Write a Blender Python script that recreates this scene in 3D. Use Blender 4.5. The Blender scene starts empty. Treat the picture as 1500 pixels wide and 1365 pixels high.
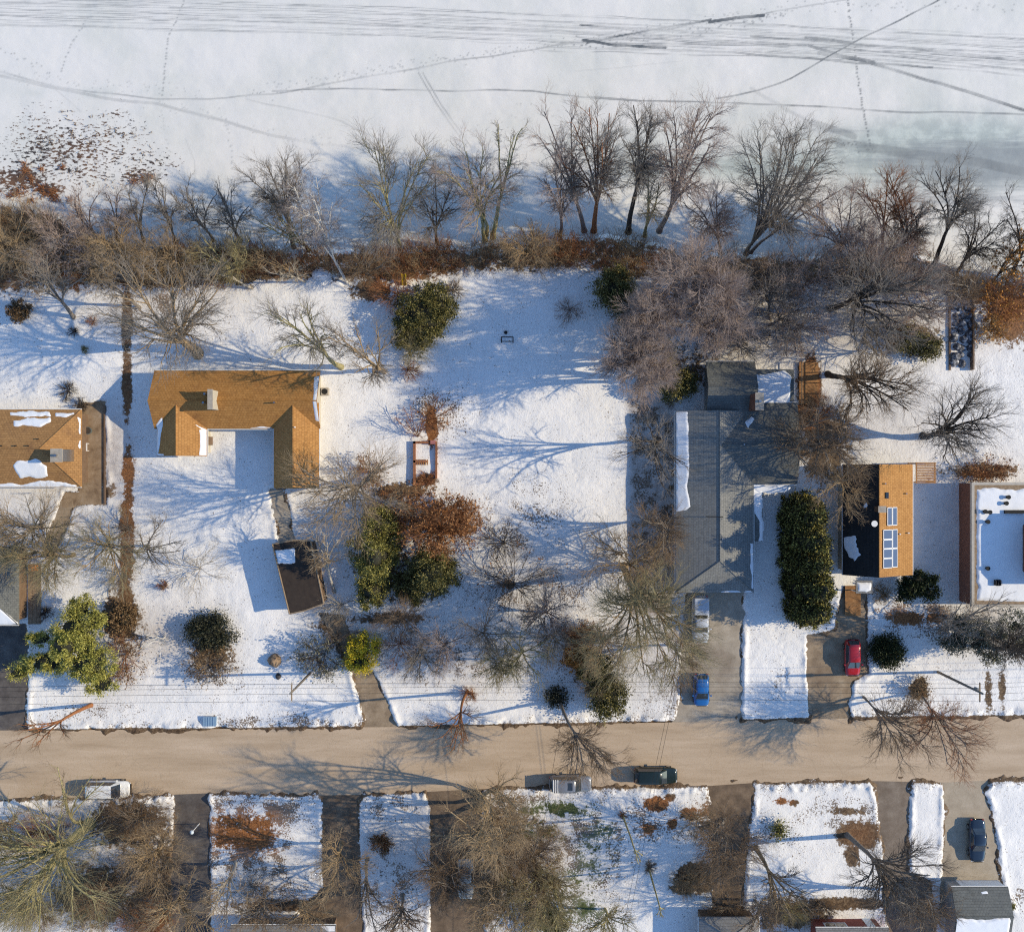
import bpy, math, random
import numpy as np
R = math.radians
S = 13.0            # photo pixels per metre on the ground
H = 110.0           # camera height
sc = bpy.context.scene

# ---------------------------------------------------------------- camera, sky, sun, exposure
cd = bpy.data.cameras.new('camera'); cam = bpy.data.objects.new('camera', cd); sc.collection.objects.link(cam)
cam.location = (0, 0, H); cam.rotation_euler = (0, 0, 0)
cd.sensor_fit = 'HORIZONTAL'; cd.angle = 2*math.atan(750/S/H); cd.clip_end = 20000; cd.clip_start = 1
sc.camera = cam
SUN_EL, SUN_AZ = 30.0, 1.5        # sun to the right of the picture, a touch towards the lake
w = bpy.data.worlds.new("World"); sc.world = w; w.use_nodes = True
nt = w.node_tree; bg = nt.nodes['Background']
sky = nt.nodes.new('ShaderNodeTexSky'); sky.sky_type = 'NISHITA'; sky.sun_disc = False
sky.sun_elevation = R(SUN_EL); sky.sun_rotation = R(90-SUN_AZ)
sky.air_density = 1.0; sky.dust_density = 0.0; sky.ozone_density = 4.5
nt.links.new(sky.outputs[0], bg.inputs[0]); bg.inputs[1].default_value = 0.15
sl = bpy.data.lights.new('sun', 'SUN'); sl.energy = 3.05; sl.angle = R(0.55); sl.color = (1.0, 0.86, 0.61)
so = bpy.data.objects.new('sun', sl); sc.collection.objects.link(so)
so.location = (80, 0, 60); so.rotation_euler = (0, R(90-SUN_EL), R(SUN_AZ))
sc.view_settings.view_transform = 'Standard'; sc.view_settings.look = 'None'
sc.view_settings.exposure = 0.62; sc.view_settings.gamma = 1
sc.cycles.max_bounces = 5; sc.cycles.diffuse_bounces = 3; sc.cycles.glossy_bounces = 2
sc.cycles.use_denoising = False; sc.cycles.filter_width = 1.15

# ---------------------------------------------------------------- helpers
def P(px, py, z=0.0):
    k = (H-z)/H/S
    return np.array([(px-750)*k, (682.5-py)*k, z])

def link(o, parent=None):
    sc.collection.objects.link(o)
    if parent is not None:
        o.parent = parent
        o.matrix_parent_inverse = parent.matrix_world.inverted() if False else o.matrix_parent_inverse
    return o

def tag(o, label=None, cat=None, group=None, kind=None):
    if label: o['label'] = label
    if cat: o['category'] = cat
    if group: o['group'] = group
    if kind: o['kind'] = kind
    return o

def thing(name, loc, label, cat, group=None, rz=0.0):
    o = bpy.data.objects.new(name, None); o.location = loc; o.rotation_euler = (0, 0, rz)
    o.empty_display_size = .5
    sc.collection.objects.link(o)
    return tag(o, label, cat, group)

def npmesh(name, V, F4=None, F3=None, smooth=True):
    me = bpy.data.meshes.new(name)
    V = np.asarray(V, dtype=np.float32); me.vertices.add(len(V)); me.vertices.foreach_set('co', V.ravel())
    loops = []; starts = []; n = 0
    if F4 is not None and len(F4):
        F4 = np.asarray(F4, dtype=np.int32); loops.append(F4.ravel()); starts.append(np.arange(len(F4), dtype=np.int32)*4); n = len(F4)*4
    if F3 is not None and len(F3):
        F3 = np.asarray(F3, dtype=np.int32); loops.append(F3.ravel()); starts.append(n+np.arange(len(F3), dtype=np.int32)*3)
    lp = np.concatenate(loops); st = np.concatenate(starts)
    me.loops.add(len(lp)); me.loops.foreach_set('vertex_index', lp)
    me.polygons.add(len(st)); me.polygons.foreach_set('loop_start', st)
    if smooth: me.polygons.foreach_set('use_smooth', np.ones(len(st), dtype=bool))
    me.update(calc_edges=True)
    return me

class MB:
    """collects plain shapes into one mesh"""
    def __init__(s): s.v = []; s.f = []
    def add(s, vs, fs):
        b = len(s.v); s.v += [tuple(map(float, v)) for v in vs]; s.f += [tuple(b+i for i in f) for f in fs]
    def box(s, x0, x1, y0, y1, z0, z1):
        s.add([(x0,y0,z0),(x1,y0,z0),(x1,y1,z0),(x0,y1,z0),(x0,y0,z1),(x1,y0,z1),(x1,y1,z1),(x0,y1,z1)],
              [(0,3,2,1),(4,5,6,7),(0,1,5,4),(1,2,6,5),(2,3,7,6),(3,0,4,7)])
    def prism(s, poly, z0, z1):
        n = len(poly); s.add([(x,y,z0) for x,y in poly]+[(x,y,z1) for x,y in poly],
              [tuple(range(n-1,-1,-1)), tuple(range(n,2*n))]+[(i,(i+1)%n,n+(i+1)%n,n+i) for i in range(n)])
    def cyl(s, c, r0, r1, z0, z1, n=12):
        a = [2*math.pi*i/n for i in range(n)]
        s.add([(c[0]+r0*math.cos(t), c[1]+r0*math.sin(t), z0) for t in a]+[(c[0]+r1*math.cos(t), c[1]+r1*math.sin(t), z1) for t in a],
              [tuple(range(n-1,-1,-1)), tuple(range(n,2*n))]+[(i,(i+1)%n,n+(i+1)%n,n+i) for i in range(n)])
    def bar(s, a, b, r, n=6):
        a = np.array(a, float); b = np.array(b, float); d = b-a; d /= np.linalg.norm(d)
        u = np.cross(d, (0,0,1.) if abs(d[2]) < .9 else (1.,0,0)); u /= np.linalg.norm(u); v = np.cross(d, u)
        ang = [2*math.pi*i/n for i in range(n)]
        s.add([a+r*(math.cos(t)*u+math.sin(t)*v) for t in ang]+[b+r*(math.cos(t)*u+math.sin(t)*v) for t in ang],
              [tuple(range(n)), tuple(range(2*n-1,n-1,-1))]+[(i,n+i,n+(i+1)%n,(i+1)%n) for i in range(n)])
    def build(s, name, mat, parent=None, smooth=False, bevel=0):
        me = bpy.data.meshes.new(name); me.from_pydata(s.v, [], s.f); me.materials.append(mat)
        if smooth: me.polygons.foreach_set('use_smooth', [True]*len(me.polygons))
        o = bpy.data.objects.new(name, me); link(o, parent)
        if bevel:
            m = o.modifiers.new('b', 'BEVEL'); m.width = bevel; m.segments = 2; m.limit_method = 'ANGLE'
        return o

def put(name, me, mat, parent=None):
    if mat is not None: me.materials.append(mat)
    o = bpy.data.objects.new(name, me); return link(o, parent)

# value noise on arrays (for the ground fields)
def vnoise(x, y, sc_, seed=0):
    r = np.random.RandomState(seed); T = r.rand(256, 256)
    x = x/sc_; y = y/sc_; xi = np.floor(x).astype(int); yi = np.floor(y).astype(int)
    fx = x-xi; fy = y-yi; fx = fx*fx*(3-2*fx); fy = fy*fy*(3-2*fy)
    a = T[xi % 256, yi % 256]; b = T[(xi+1) % 256, yi % 256]; c = T[xi % 256, (yi+1) % 256]; d = T[(xi+1) % 256, (yi+1) % 256]
    return (a*(1-fx)+b*fx)*(1-fy)+(c*(1-fx)+d*fx)*fy-.5
def fbm(x, y, s, seed=0, o=3):
    t = 0; a = 1.0
    for i in range(o): t = t+a*vnoise(x, y, s/2**i, seed+i); a *= .5
    return t
def seg_d(x, y, ax, ay, bx, by):
    dx, dy = bx-ax, by-ay; t = np.clip(((x-ax)*dx+(y-ay)*dy)/(dx*dx+dy*dy+1e-9), 0, 1)
    return np.hypot(x-ax-t*dx, y-ay-t*dy)
def line_d(x, y, pts):
    d = None
    for a, b in zip(pts[:-1], pts[1:]):
        e = seg_d(x, y, *a, *b); d = e if d is None else np.minimum(d, e)
    return d
def poly_sdf(x, y, pts):
    ins = np.zeros(x.shape, bool); n = len(pts); d = np.full(x.shape, 1e9)
    for i in range(n):
        ax, ay = pts[i]; bx, by = pts[(i+1) % n]
        d = np.minimum(d, seg_d(x, y, ax, ay, bx, by))
        c = ((ay > y) != (by > y)); xs = ax+(y-ay)*(bx-ax)/((by-ay) if by != ay else 1e-9)
        ins ^= c & (x < xs)
    return np.where(ins, -d, d)

# ---------------------------------------------------------------- materials
def newmat(name, rough=.8, spec=.3):
    m = bpy.data.materials.new(name); m.use_nodes = True; b = m.node_tree.nodes['Principled BSDF']
    b.inputs['Roughness'].default_value = rough; b.inputs['Specular IOR Level'].default_value = spec
    return m, m.node_tree, b
def N(nt, t, **kw):
    n = nt.nodes.new(t)
    for k, v in kw.items():
        if k in n.inputs: n.inputs[k].default_value = v
        else: setattr(n, k, v)
    return n
def ramp(nt, fac, cols):
    r = nt.nodes.new('ShaderNodeValToRGB'); e = r.color_ramp.elements
    while len(e) > 1: e.remove(e[-1])
    for i, (p, c) in enumerate(cols):
        x = e[0] if i == 0 else e.new(p)
        x.position = p; x.color = (*c, 1) if len(c) == 3 else c
    nt.links.new(fac, r.inputs[0]); return r.outputs[0]
def noise(nt, vec, scale, detail=4, rough=.6):
    n = N(nt, 'ShaderNodeTexNoise'); n.inputs['Scale'].default_value = scale; n.inputs['Detail'].default_value = detail
    n.inputs['Roughness'].default_value = rough; nt.links.new(vec, n.inputs['Vector']); return n.outputs[0]
def math_(nt, op, a, b=None, c=None, clamp=False):
    n = nt.nodes.new('ShaderNodeMath'); n.operation = op; n.use_clamp = clamp
    for i, v in enumerate((a, b, c)):
        if v is None: continue
        if isinstance(v, (int, float)): n.inputs[i].default_value = v
        else: nt.links.new(v, n.inputs[i])
    return n.outputs[0]
def mixc(nt, f, a, b):
    n = nt.nodes.new('ShaderNodeMix'); n.data_type = 'RGBA'
    if isinstance(f, (int, float)): n.inputs[0].default_value = f
    else: nt.links.new(f, n.inputs[0])
    for i, v in ((6, a), (7, b)):
        if isinstance(v, tuple): n.inputs[i].default_value = (*v, 1)
        else: nt.links.new(v, n.inputs[i])
    return n.outputs[2]
def smooth(nt, x, lo, hi):
    n = nt.nodes.new('ShaderNodeMapRange'); n.interpolation_type = 'SMOOTHSTEP'
    nt.links.new(x, n.inputs[0]); n.inputs[1].default_value = lo; n.inputs[2].default_value = hi; return n.outputs[0]
def attr(nt, name):
    a = nt.nodes.new('ShaderNodeAttribute'); a.attribute_name = name; return a.outputs['Fac']
def geo(nt): return nt.nodes.new('ShaderNodeNewGeometry')
def bump(nt, b, h, st, dist):
    n = nt.nodes.new('ShaderNodeBump'); n.inputs['Strength'].default_value = st; n.inputs['Distance'].default_value = dist
    nt.links.new(h, n.inputs['Height']); nt.links.new(n.outputs[0], b.inputs['Normal'])

MATS = {}
def M2(name, c1, c2, scale=2.0, rough=.8, spec=.25, bmp=0.0, c3=None):
    """two or three tones mixed by noise in world space"""
    if name in MATS: return MATS[name]
    m, nt, b = newmat(name, rough, spec); p = geo(nt).outputs['Position']
    n = noise(nt, p, scale, 5, .65)
    cols = [(.3, c1), (.7, c2)] if c3 is None else [(.25, c1), (.5, c2), (.75, c3)]
    nt.links.new(ramp(nt, n, cols), b.inputs['Base Color'])
    if bmp: bump(nt, b, n, bmp, .05)
    MATS[name] = m; return m
def leafmat(name, *cols, rough=.6, trans=0):
    """a tone for every separate leaf, drifting in clumps"""
    if name in MATS: return MATS[name]
    m, nt, b = newmat(name, rough, .2); g = geo(nt); n = noise(nt, g.outputs['Position'], .9, 2)
    f = math_(nt, 'ADD', math_(nt, 'MULTIPLY', g.outputs['Random Per Island'], .6), math_(nt, 'MULTIPLY', n, .5))
    k = len(cols)-1
    nt.links.new(ramp(nt, f, [(.15+.65*i/k, c) for i, c in enumerate(cols)]), b.inputs['Base Color'])
    MATS[name] = m; return m
def paint(name, c, rough=.25, coat=.6, metal=0.0):
    if name in MATS: return MATS[name]
    m, nt, b = newmat(name, rough, .5); p = geo(nt).outputs['Position']
    n = noise(nt, p, 3.0, 3); d = tuple(min(1, x*.82+.012) for x in c)
    nt.links.new(mixc(nt, n, c, d), b.inputs['Base Color'])
    b.inputs['Coat Weight'].default_value = coat; b.inputs['Metallic'].default_value = metal
    MATS[name] = m; return m
def shingles(name, a, b_, c, stain=(.1,.07,.05), along='x'):
    if name in MATS: return MATS[name]
    m, nt, b = newmat(name, .85, .15); p = geo(nt).outputs['Position']
    mp = nt.nodes.new('ShaderNodeMapping'); mp.inputs['Rotation'].default_value = (0, 0, 0 if along == 'x' else math.pi/2)
    nt.links.new(p, mp.inputs[0])
    br = nt.nodes.new('ShaderNodeTexBrick'); br.inputs['Scale'].default_value = 1.0
    br.inputs['Brick Width'].default_value = .34; br.inputs['Row Height'].default_value = .26
    br.inputs['Mortar Size'].default_value = .02; br.inputs['Mortar Smooth'].default_value = .5; br.inputs['Bias'].default_value = 0
    br.inputs['Color1'].default_value = (*a, 1); br.inputs['Color2'].default_value = (*b_, 1)
    br.inputs['Mortar'].default_value = (*tuple(x*.55 for x in a), 1); nt.links.new(mp.outputs[0], br.inputs['Vector'])
    n = noise(nt, p, .7, 5, .7); n2 = noise(nt, p, 3.5, 4, .7)
    col = mixc(nt, math_(nt, 'MULTIPLY', smooth(nt, n2, .4, .7), .45), br.outputs[0], c)
    col = mixc(nt, math_(nt, 'MULTIPLY', smooth(nt, n, .5, .75), .55), col, stain)
    nt.links.new(col, b.inputs['Base Color']); bump(nt, b, br.outputs[1], .4, -.03)
    MATS[name] = m; return m

def snow_ground_mat():
    m, nt, b = newmat('snow_and_leaf_litter', .65, .25); p = geo(nt).outputs['Position']
    n1 = noise(nt, p, .9, 6, .68); n2 = noise(nt, p, 3.2, 4, .7); n3 = noise(nt, p, 6.0, 5, .62); n4 = noise(nt, p, .22, 3)
    snow = mixc(nt, smooth(nt, n4, .35, .65), (.875, .85, .815), (.815, .795, .765))
    snow = mixc(nt, math_(nt, 'MULTIPLY', smooth(nt, n2, .5, .8), .25), snow, (.66, .66, .66))
    th = math_(nt, 'MULTIPLY', attr(nt, 'thin'), math_(nt, 'ADD', .25, math_(nt, 'MULTIPLY', n1, 1.3)), clamp=True)
    snow = mixc(nt, th, snow, mixc(nt, smooth(nt, n3, .35, .65), (.22, .16, .12), (.40, .32, .26)))
    soil = ramp(nt, n2, [(.28, (.028, .02, .014)), (.45, (.095, .058, .032)), (.58, (.17, .11, .062)), (.74, (.32, .24, .15))])
    rust = mixc(nt, smooth(nt, attr(nt, 'rust'), .2, .9), soil, ramp(nt, n3, [(.35, (.10, .035, .012)), (.6, (.34, .14, .045))]))
    soil = mixc(nt, smooth(nt, math_(nt, 'ADD', attr(nt, 'green'), math_(nt, 'MULTIPLY', math_(nt, 'SUBTRACT', n2, .5), 1.2)), .35, .6), rust, ramp(nt, n3, [(.35, (.03, .045, .015)), (.65, (.13, .15, .05))]))
    # patches without snow
    f = math_(nt, 'ADD', attr(nt, 'bare'), math_(nt, 'MULTIPLY', math_(nt, 'SUBTRACT', n1, .5), .9))
    f = math_(nt, 'ADD', f, math_(nt, 'MULTIPLY', math_(nt, 'SUBTRACT', n2, .5), .8))
    bare = smooth(nt, f, .42, .56)
    # leaves and grass tips poking through
    cl = smooth(nt, noise(nt, p, .45, 4, .6), .34, .62)
    k = math_(nt, 'ADD', math_(nt, 'MULTIPLY', math_(nt, 'MULTIPLY', attr(nt, 'litter'), math_(nt, 'ADD', cl, .25)), .34), n3)
    k = math_(nt, 'ADD', k, math_(nt, 'MULTIPLY', math_(nt, 'SUBTRACT', n2, .5), .25))
    spk = smooth(nt, k, .68, .76)
    mask = math_(nt, 'MAXIMUM', bare, math_(nt, 'MULTIPLY', spk, .9))
    nt.links.new(mixc(nt, mask, snow, soil), b.inputs['Base Color'])
    hh = math_(nt, 'ADD', n2, math_(nt, 'MULTIPLY', n3, .5)); bump(nt, b, hh, .55, .10)
    return m
def lake_mat():
    m, nt, b = newmat('snow_covered_ice', .5, .35); p = geo(nt).outputs['Position']
    mp = nt.nodes.new('ShaderNodeMapping'); mp.inputs['Rotation'].default_value = (0, 0, R(2)); mp.inputs['Scale'].default_value = (.12, 1.6, 1)
    nt.links.new(p, mp.inputs[0]); st = noise(nt, mp.outputs[0], 1.1, 6, .7)
    n1 = noise(nt, p, .12, 4, .6); n2 = noise(nt, p, 2.5, 4, .7)
    snow = mixc(nt, smooth(nt, n1, .35, .7), (.78,.745,.69), (.69,.675,.615))
    snow = mixc(nt, math_(nt, 'MULTIPLY', smooth(nt, n2, .5, .75), .12), snow, (.5, .52, .52))
    ice = mixc(nt, smooth(nt, noise(nt, p, .6, 4), .4, .65), (.42, .46, .43), (.56, .60, .55))
    fi = math_(nt, 'ADD', attr(nt, 'ice'), math_(nt, 'MULTIPLY', math_(nt, 'SUBTRACT', n1, .5), .6))
    c = mixc(nt, smooth(nt, fi, .2, .9), snow, ice)
    sw = math_(nt, 'ADD', attr(nt, 'swept'), math_(nt, 'MULTIPLY', math_(nt, 'SUBTRACT', st, .5), 1.3))
    c = mixc(nt, math_(nt, 'MULTIPLY', smooth(nt, sw, .35, .95), .75), c, (.25, .27, .28))
    rp = nt.nodes.new('ShaderNodeMapping'); rp.inputs['Rotation'].default_value = (0, 0, R(-12)); rp.inputs['Scale'].default_value = (1, 2.2, 1); nt.links.new(p, rp.inputs[0]); rn = noise(nt, rp.outputs[0], 1.9, 5, .66)
    rm = smooth(nt, math_(nt, 'ADD', math_(nt, 'MULTIPLY', attr(nt, 'reed'), .27), rn), .73, .79)
    c = mixc(nt, rm, c, ramp(nt, noise(nt, p, .35, 3), [(.4, (.055, .045, .04)), (.62, (.16, .085, .045))]))
    t = math_(nt, 'MULTIPLY', attr(nt, 'track'), math_(nt, 'ADD', .55, math_(nt, 'MULTIPLY', n2, .9)), clamp=True)
    c = mixc(nt, t, c, (.13, .14, .145))
    nt.links.new(c, b.inputs['Base Color']); bump(nt, b, n2, .25, .06)
    return m
def pavement(name, c1, c2, c3, wet=(.16, .11, .075), streak=0):
    m, nt, b = newmat(name, .8, .25); p = geo(nt).outputs['Position']
    mp = nt.nodes.new('ShaderNodeMapping'); mp.inputs['Scale'].default_value = (.12, 1.0, 1) if streak == 1 else ((1.0, .2, 1) if streak == 2 else (1, 1, 1))
    nt.links.new(p, mp.inputs[0])
    n1 = noise(nt, mp.outputs[0], .8, 6, .65); n2 = noise(nt, p, 6.0, 4, .7); n3 = noise(nt, p, .16, 3)
    c = ramp(nt, n1, [(.3, c1), (.52, c2), (.72, c3)])
    c = mixc(nt, math_(nt, 'MULTIPLY', smooth(nt, n3, .52, .72), .4), c, wet)
    c = mixc(nt, math_(nt, 'MULTIPLY', smooth(nt, n2, .48, .72), .35), c, tuple(x*.6 for x in c1))
    vor = nt.nodes.new('ShaderNodeTexVoronoi'); vor.feature = 'DISTANCE_TO_EDGE'; vor.inputs['Scale'].default_value = .16
    wv = nt.nodes.new('ShaderNodeVectorMath'); wv.operation = 'ADD'; nt.links.new(p, wv.inputs[0])
    nn = N(nt, 'ShaderNodeTexNoise'); nn.inputs['Scale'].default_value = .5; nt.links.new(p, nn.inputs['Vector'])
    s_ = nt.nodes.new('ShaderNodeVectorMath'); s_.operation = 'SCALE'; s_.inputs[3].default_value = 2.0
    nt.links.new(nn.outputs['Color'], s_.inputs[0]); nt.links.new(s_.outputs[0], wv.inputs[1]); nt.links.new(wv.outputs[0], vor.inputs['Vector'])
    cr = math_(nt, 'MULTIPLY', math_(nt, 'SUBTRACT', 1, smooth(nt, vor.outputs['Distance'], .003, .010)), .13)
    c = mixc(nt, cr, c, tuple(x*.45 for x in c1))
    nt.links.new(c, b.inputs['Base Color']); bump(nt, b, n2, .2, .02)
    return m

BARK = dict(
    grey=M2('bark_grey', (.13,.11,.09), (.28,.24,.20), 6, bmp=.5),
    dark=M2('bark_dark', (.035,.028,.024), (.09,.07,.055), 6, bmp=.5),
    tan=M2('bark_tan', (.20,.14,.08), (.42,.30,.17), 5, bmp=.5),
    olive=M2('bark_mossy', (.20,.17,.075), (.46,.40,.20), 4, bmp=.5),
    pale=M2('bark_pale', (.32,.28,.22), (.52,.47,.40), 5, bmp=.3),
    birch=M2('bark_birch', (.45,.43,.40), (.70,.68,.64), 4, bmp=.2),
    inner=M2('light_block_core', (.014,.014,.009), (.04,.038,.022), 6, bmp=.5),  # near-black tone of the added light-blocking cores
    rust=M2('bark_rust', (.20,.075,.03), (.36,.16,.07), 5, bmp=.3),
    pink=M2('bark_pinkish', (.17,.125,.10), (.30,.23,.195), 5, bmp=.3))
TWIG = dict(
    grey=M2('twig_grey', (.16,.135,.112), (.33,.285,.24), 1.2),
    dark=M2('twig_dark', (.055,.043,.036), (.15,.12,.095), 1.2),
    tan=M2('twig_tan', (.23,.16,.095), (.45,.33,.20), 1.0),
    brown=M2('twig_brown', (.13,.085,.052), (.30,.205,.125), 1.0),
    olive=M2('twig_olive', (.17,.14,.075), (.37,.305,.165), 1.0),
    pale=M2('twig_pale', (.30,.25,.185), (.50,.43,.33), 1.0),
    birch=M2('twig_birch', (.22,.17,.15), (.42,.36,.32), 1.0),
    rust=M2('twig_rust', (.20,.08,.038), (.40,.19,.09), 1.0),
    pink=M2('twig_pinkish', (.27,.20,.165), (.50,.40,.345), 1.0))
LEAF = dict(
    yew=leafmat('leaf_yew', (.012,.015,.005), (.06,.06,.018), (.16,.145,.045), (.27,.225,.08)),
    dkgreen=leafmat('leaf_dark_evergreen', (.008,.014,.006), (.022,.032,.012), (.05,.06,.022)),
    cedar=leafmat('leaf_cedar', (.018,.022,.007), (.09,.088,.024), (.22,.20,.05), (.33,.285,.08)),
    pine=leafmat('leaf_pine', (.045,.05,.012), (.20,.20,.04), (.42,.39,.09), (.52,.47,.13)),
    rust=leafmat('leaf_russet', (.09,.035,.015), (.22,.095,.035), (.36,.18,.07)),
    orange=leafmat('leaf_orange', (.22,.085,.015), (.40,.17,.03), (.50,.25,.06)),
    yellow=leafmat('leaf_yellow', (.30,.25,.02), (.62,.47,.03), (.80,.62,.06)),
    black=leafmat('leaf_juniper', (.008,.014,.010), (.03,.036,.022), (.075,.07,.04)),
    hedge=leafmat('leaf_hedge', (.004,.006,.003), (.012,.014,.006), (.065,.062,.018), (.42,.355,.09)),
    sage=leafmat('leaf_grey_green', (.05,.052,.032), (.12,.12,.08), (.24,.23,.16)),
    brown=leafmat('leaf_brown', (.05,.03,.015), (.14,.085,.04), (.25,.16,.08)))
SNOW = M2('snow', (.78,.79,.81), (.85,.855,.865), 1.5, .6, .25, .4)
WHITE = M2('white_trim', (.72,.71,.68), (.80,.79,.77), 3, .5)
GLASS = paint('window_glass', (.03,.04,.05), .06, 1.0)
BLACK = M2('black_rubber', (.012,.012,.012), (.03,.03,.03), 6, .8)
STEEL = paint('steel', (.45,.46,.47), .3, .2, .9)
CONC = M2('concrete', (.30,.26,.21), (.45,.40,.33), 2.5, .9)
WOOD = M2('weathered_wood', (.20,.14,.09), (.36,.27,.18), 4, .85)
CEDARW = M2('orange_timber', (.28,.13,.05), (.45,.24,.10), 3, .8)
BRICK = M2('brick_red_brown', (.13,.06,.04), (.24,.12,.085), 4, .9)
# ---------------------------------------------------------------- the setting: land, lake, road, drives, paths
def axis(lo, hi, step, far):
    c = np.arange(lo, hi+step*.5, step); g = []; s = step; x = hi
    while x < far: s *= 1.35; x += s; g.append(x)
    h = []; s = step; x = lo
    while x > -far: s *= 1.35; x -= s; h.append(x)
    return np.concatenate([np.array(h[::-1]), c, np.array(g)])
def grid(xs, ys):
    X, Y = np.meshgrid(xs, ys); ny, nx = X.shape
    i = (np.arange(ny-1)[:, None]*nx+np.arange(nx-1)[None, :]).ravel()
    return X.ravel(), Y.ravel(), np.stack([i+nx, i+nx+1, i+1, i], 1)
def setattr_f(me, name, a):
    at = me.attributes.new(name, 'FLOAT', 'POINT'); at.data.foreach_set('value', np.asarray(a, dtype=np.float32))

ROAD = [(-30000,1073),(0,1072),(300,1070),(560,1067),(700,1065),(990,1060),(1180,1055),(1500,1051),(30000,1047),(30000,1132),(1500,1138),(1385,1143),(1280,1141),(1100,1144),(1040,1148),(760,1151),(700,1153),(540,1161),(470,1162),(300,1159),(200,1163),(110,1166),(0,1169),(-30000,1171)]
DRIVES = {
 'asphalt_driveway': ([(-90,915),(38,915),(40,1000),(38,1055),(46,1085),(-90,1085)], 'asphalt'),
 'brown_driveway': ([(468,898),(502,902),(524,962),(550,990),(574,1052),(590,1080),(528,1080),(534,1052),(518,985),(498,955)], 'tan'),
 'concrete_driveway': ([(1008,850),(1085,850),(1086,905),(1083,1045),(1092,1075),(984,1075),(996,1045),(1000,950)], 'conc'),
 'stained_driveway': ([(1185,932),(1222,922),(1236,860),(1268,860),(1270,985),(1247,998),(1241,1030),(1251,1070),(1178,1070),(1185,1045)], 'tan'),
 'dark_driveway': ([(258,1150),(304,1150),(306,1250),(310,1460),(250,1460)], 'asphalt'),
 'narrow_driveway': ([(460,1152),(474,1176),(474,1300),(440,1330),(440,1460),(530,1460),(525,1176),(540,1152)], 'brownasph'),
 'leafy_driveway': ([(622,1150),(632,1180),(632,1460),(704,1460),(703,1180),(708,1150)], 'brownasph'),
 'wide_driveway': ([(1034,1140),(1042,1165),(1045,1340),(1030,1460),(1085,1460),(1088,1290),(1103,1165),(1106,1140)], 'brownasph'),
 'curved_driveway': ([(1270,1135),(1284,1165),(1293,1230),(1300,1290),(1304,1460),(1380,1460),(1362,1290),(1330,1276),(1329,1170),(1336,1135)], 'asphaltb'),
 'pale_driveway': ([(1378,1135),(1384,1165),(1382,1280),(1376,1340),(1480,1340),(1466,1290),(1452,1190),(1440,1160),(1452,1135)], 'pale'),
}
PATHS = {
 'garden_walk': ([(398,716),(418,716),(430,790),(411,796)], 'conc'),
 'stone_walk': ([(97,722),(122,724),(106,745),(84,800),(78,818),(62,814),(72,785)], 'tan'),
 'brick_patio': ([(116,592),(152,592),(156,738),(96,738),(96,722),(116,722)], 'patio'),
}
PM = dict(
 tan=pavement('pave_brown', (.20,.145,.095), (.32,.24,.16), (.42,.33,.23)),
 conc=pavement('pave_concrete', (.29,.245,.19), (.38,.325,.255), (.47,.41,.33)),
 pale=pavement('pave_pale_concrete', (.34,.275,.20), (.41,.34,.25), (.47,.39,.30), wet=(.25,.19,.13)),
 asphalt=pavement('pave_asphalt', (.07,.06,.055), (.12,.105,.095), (.17,.15,.13), wet=(.09,.06,.04)),
 asphaltb=pavement('pave_worn_asphalt', (.15,.115,.085), (.22,.175,.135), (.28,.23,.18), wet=(.13,.09,.06)),
 brownasph=pavement('pave_leafy', (.09,.065,.045), (.17,.12,.08), (.25,.18,.12), wet=(.12,.075,.04)),
 patio=pavement('pave_brick', (.17,.11,.065), (.30,.21,.13), (.38,.29,.20)))
road_mat = pavement('road_surface', (.40,.295,.195), (.50,.38,.262), (.575,.445,.32), wet=(.40,.285,.18), streak=1)

xs = axis(-70, 1570, 2.2, 26000); ys = axis(300, 1440, 2.2, 26000); ys = ys[ys > 180]
gx, gy, quads = grid(xs, ys)
SHORE = [(-40000,300),(-100,285),(0,288),(60,305),(130,345),(250,352),(350,354),(480,362),(560,364),(620,358),(740,348),(770,345),(900,340),(1050,368),(1200,372),(1300,352),(1380,378),(1420,402),(1500,405),(1600,400),(40000,400)]
sx = np.array([p[0] for p in SHORE]); sy = np.array([p[1] for p in SHORE])
shore = (gy-np.interp(gx, sx, sy))/S                     # metres inland from the ice edge
inner = (gx > -75) & (gx < 1575) & (gy < 1445)
near = inner
sdf = np.full(gx.shape, 9.0)
cut = [ROAD]+[p for p, _ in DRIVES.values()]+[p for p, _ in PATHS.values()]
for k, pl in enumerate(cut):
    if k == 0: sdf = np.minimum(sdf, poly_sdf(gx, gy, pl)/S)
    else: sdf[near] = np.minimum(sdf[near], poly_sdf(gx[near], gy[near], pl)/S)
nz = fbm(gx, gy, 22, 3, 4)
edge = sdf+nz*.75+fbm(gx, gy, 7, 9, 2)*.38
bankb = fbm(gx, gy, 30, 21, 3)
z = np.clip(edge*.55, -.16, .13)
rdd = poly_sdf(gx, gy, ROAD)/S; rid = np.where(inner, np.clip(.5+fbm(gx, gy, 14, 41, 3)*1.3, 0, 1), 0)
z = z+np.where(edge > 0, .34*rid*np.exp(-((rdd-.75)/.42)**2)+.20*rid*np.exp(-((sdf-.45)/.28)**2), 0)
yard = np.clip(shore/5, 0, 1)
z = z+np.where(edge > .1, fbm(gx, gy, 60, 5, 4)*.12+fbm(gx, gy, 9, 6, 2)*.035, 0)*np.clip(sdf, 0, 1)
hum = np.clip(1-abs(shore-2)/4, 0, 1)
z = z-1.5*(1-np.clip((shore+bankb*1.6)/4.0, 0, 1))-1.2*np.clip(-shore/2, 0, 1)+hum*fbm(gx, gy, 16, 31, 3)*.35*inner
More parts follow.
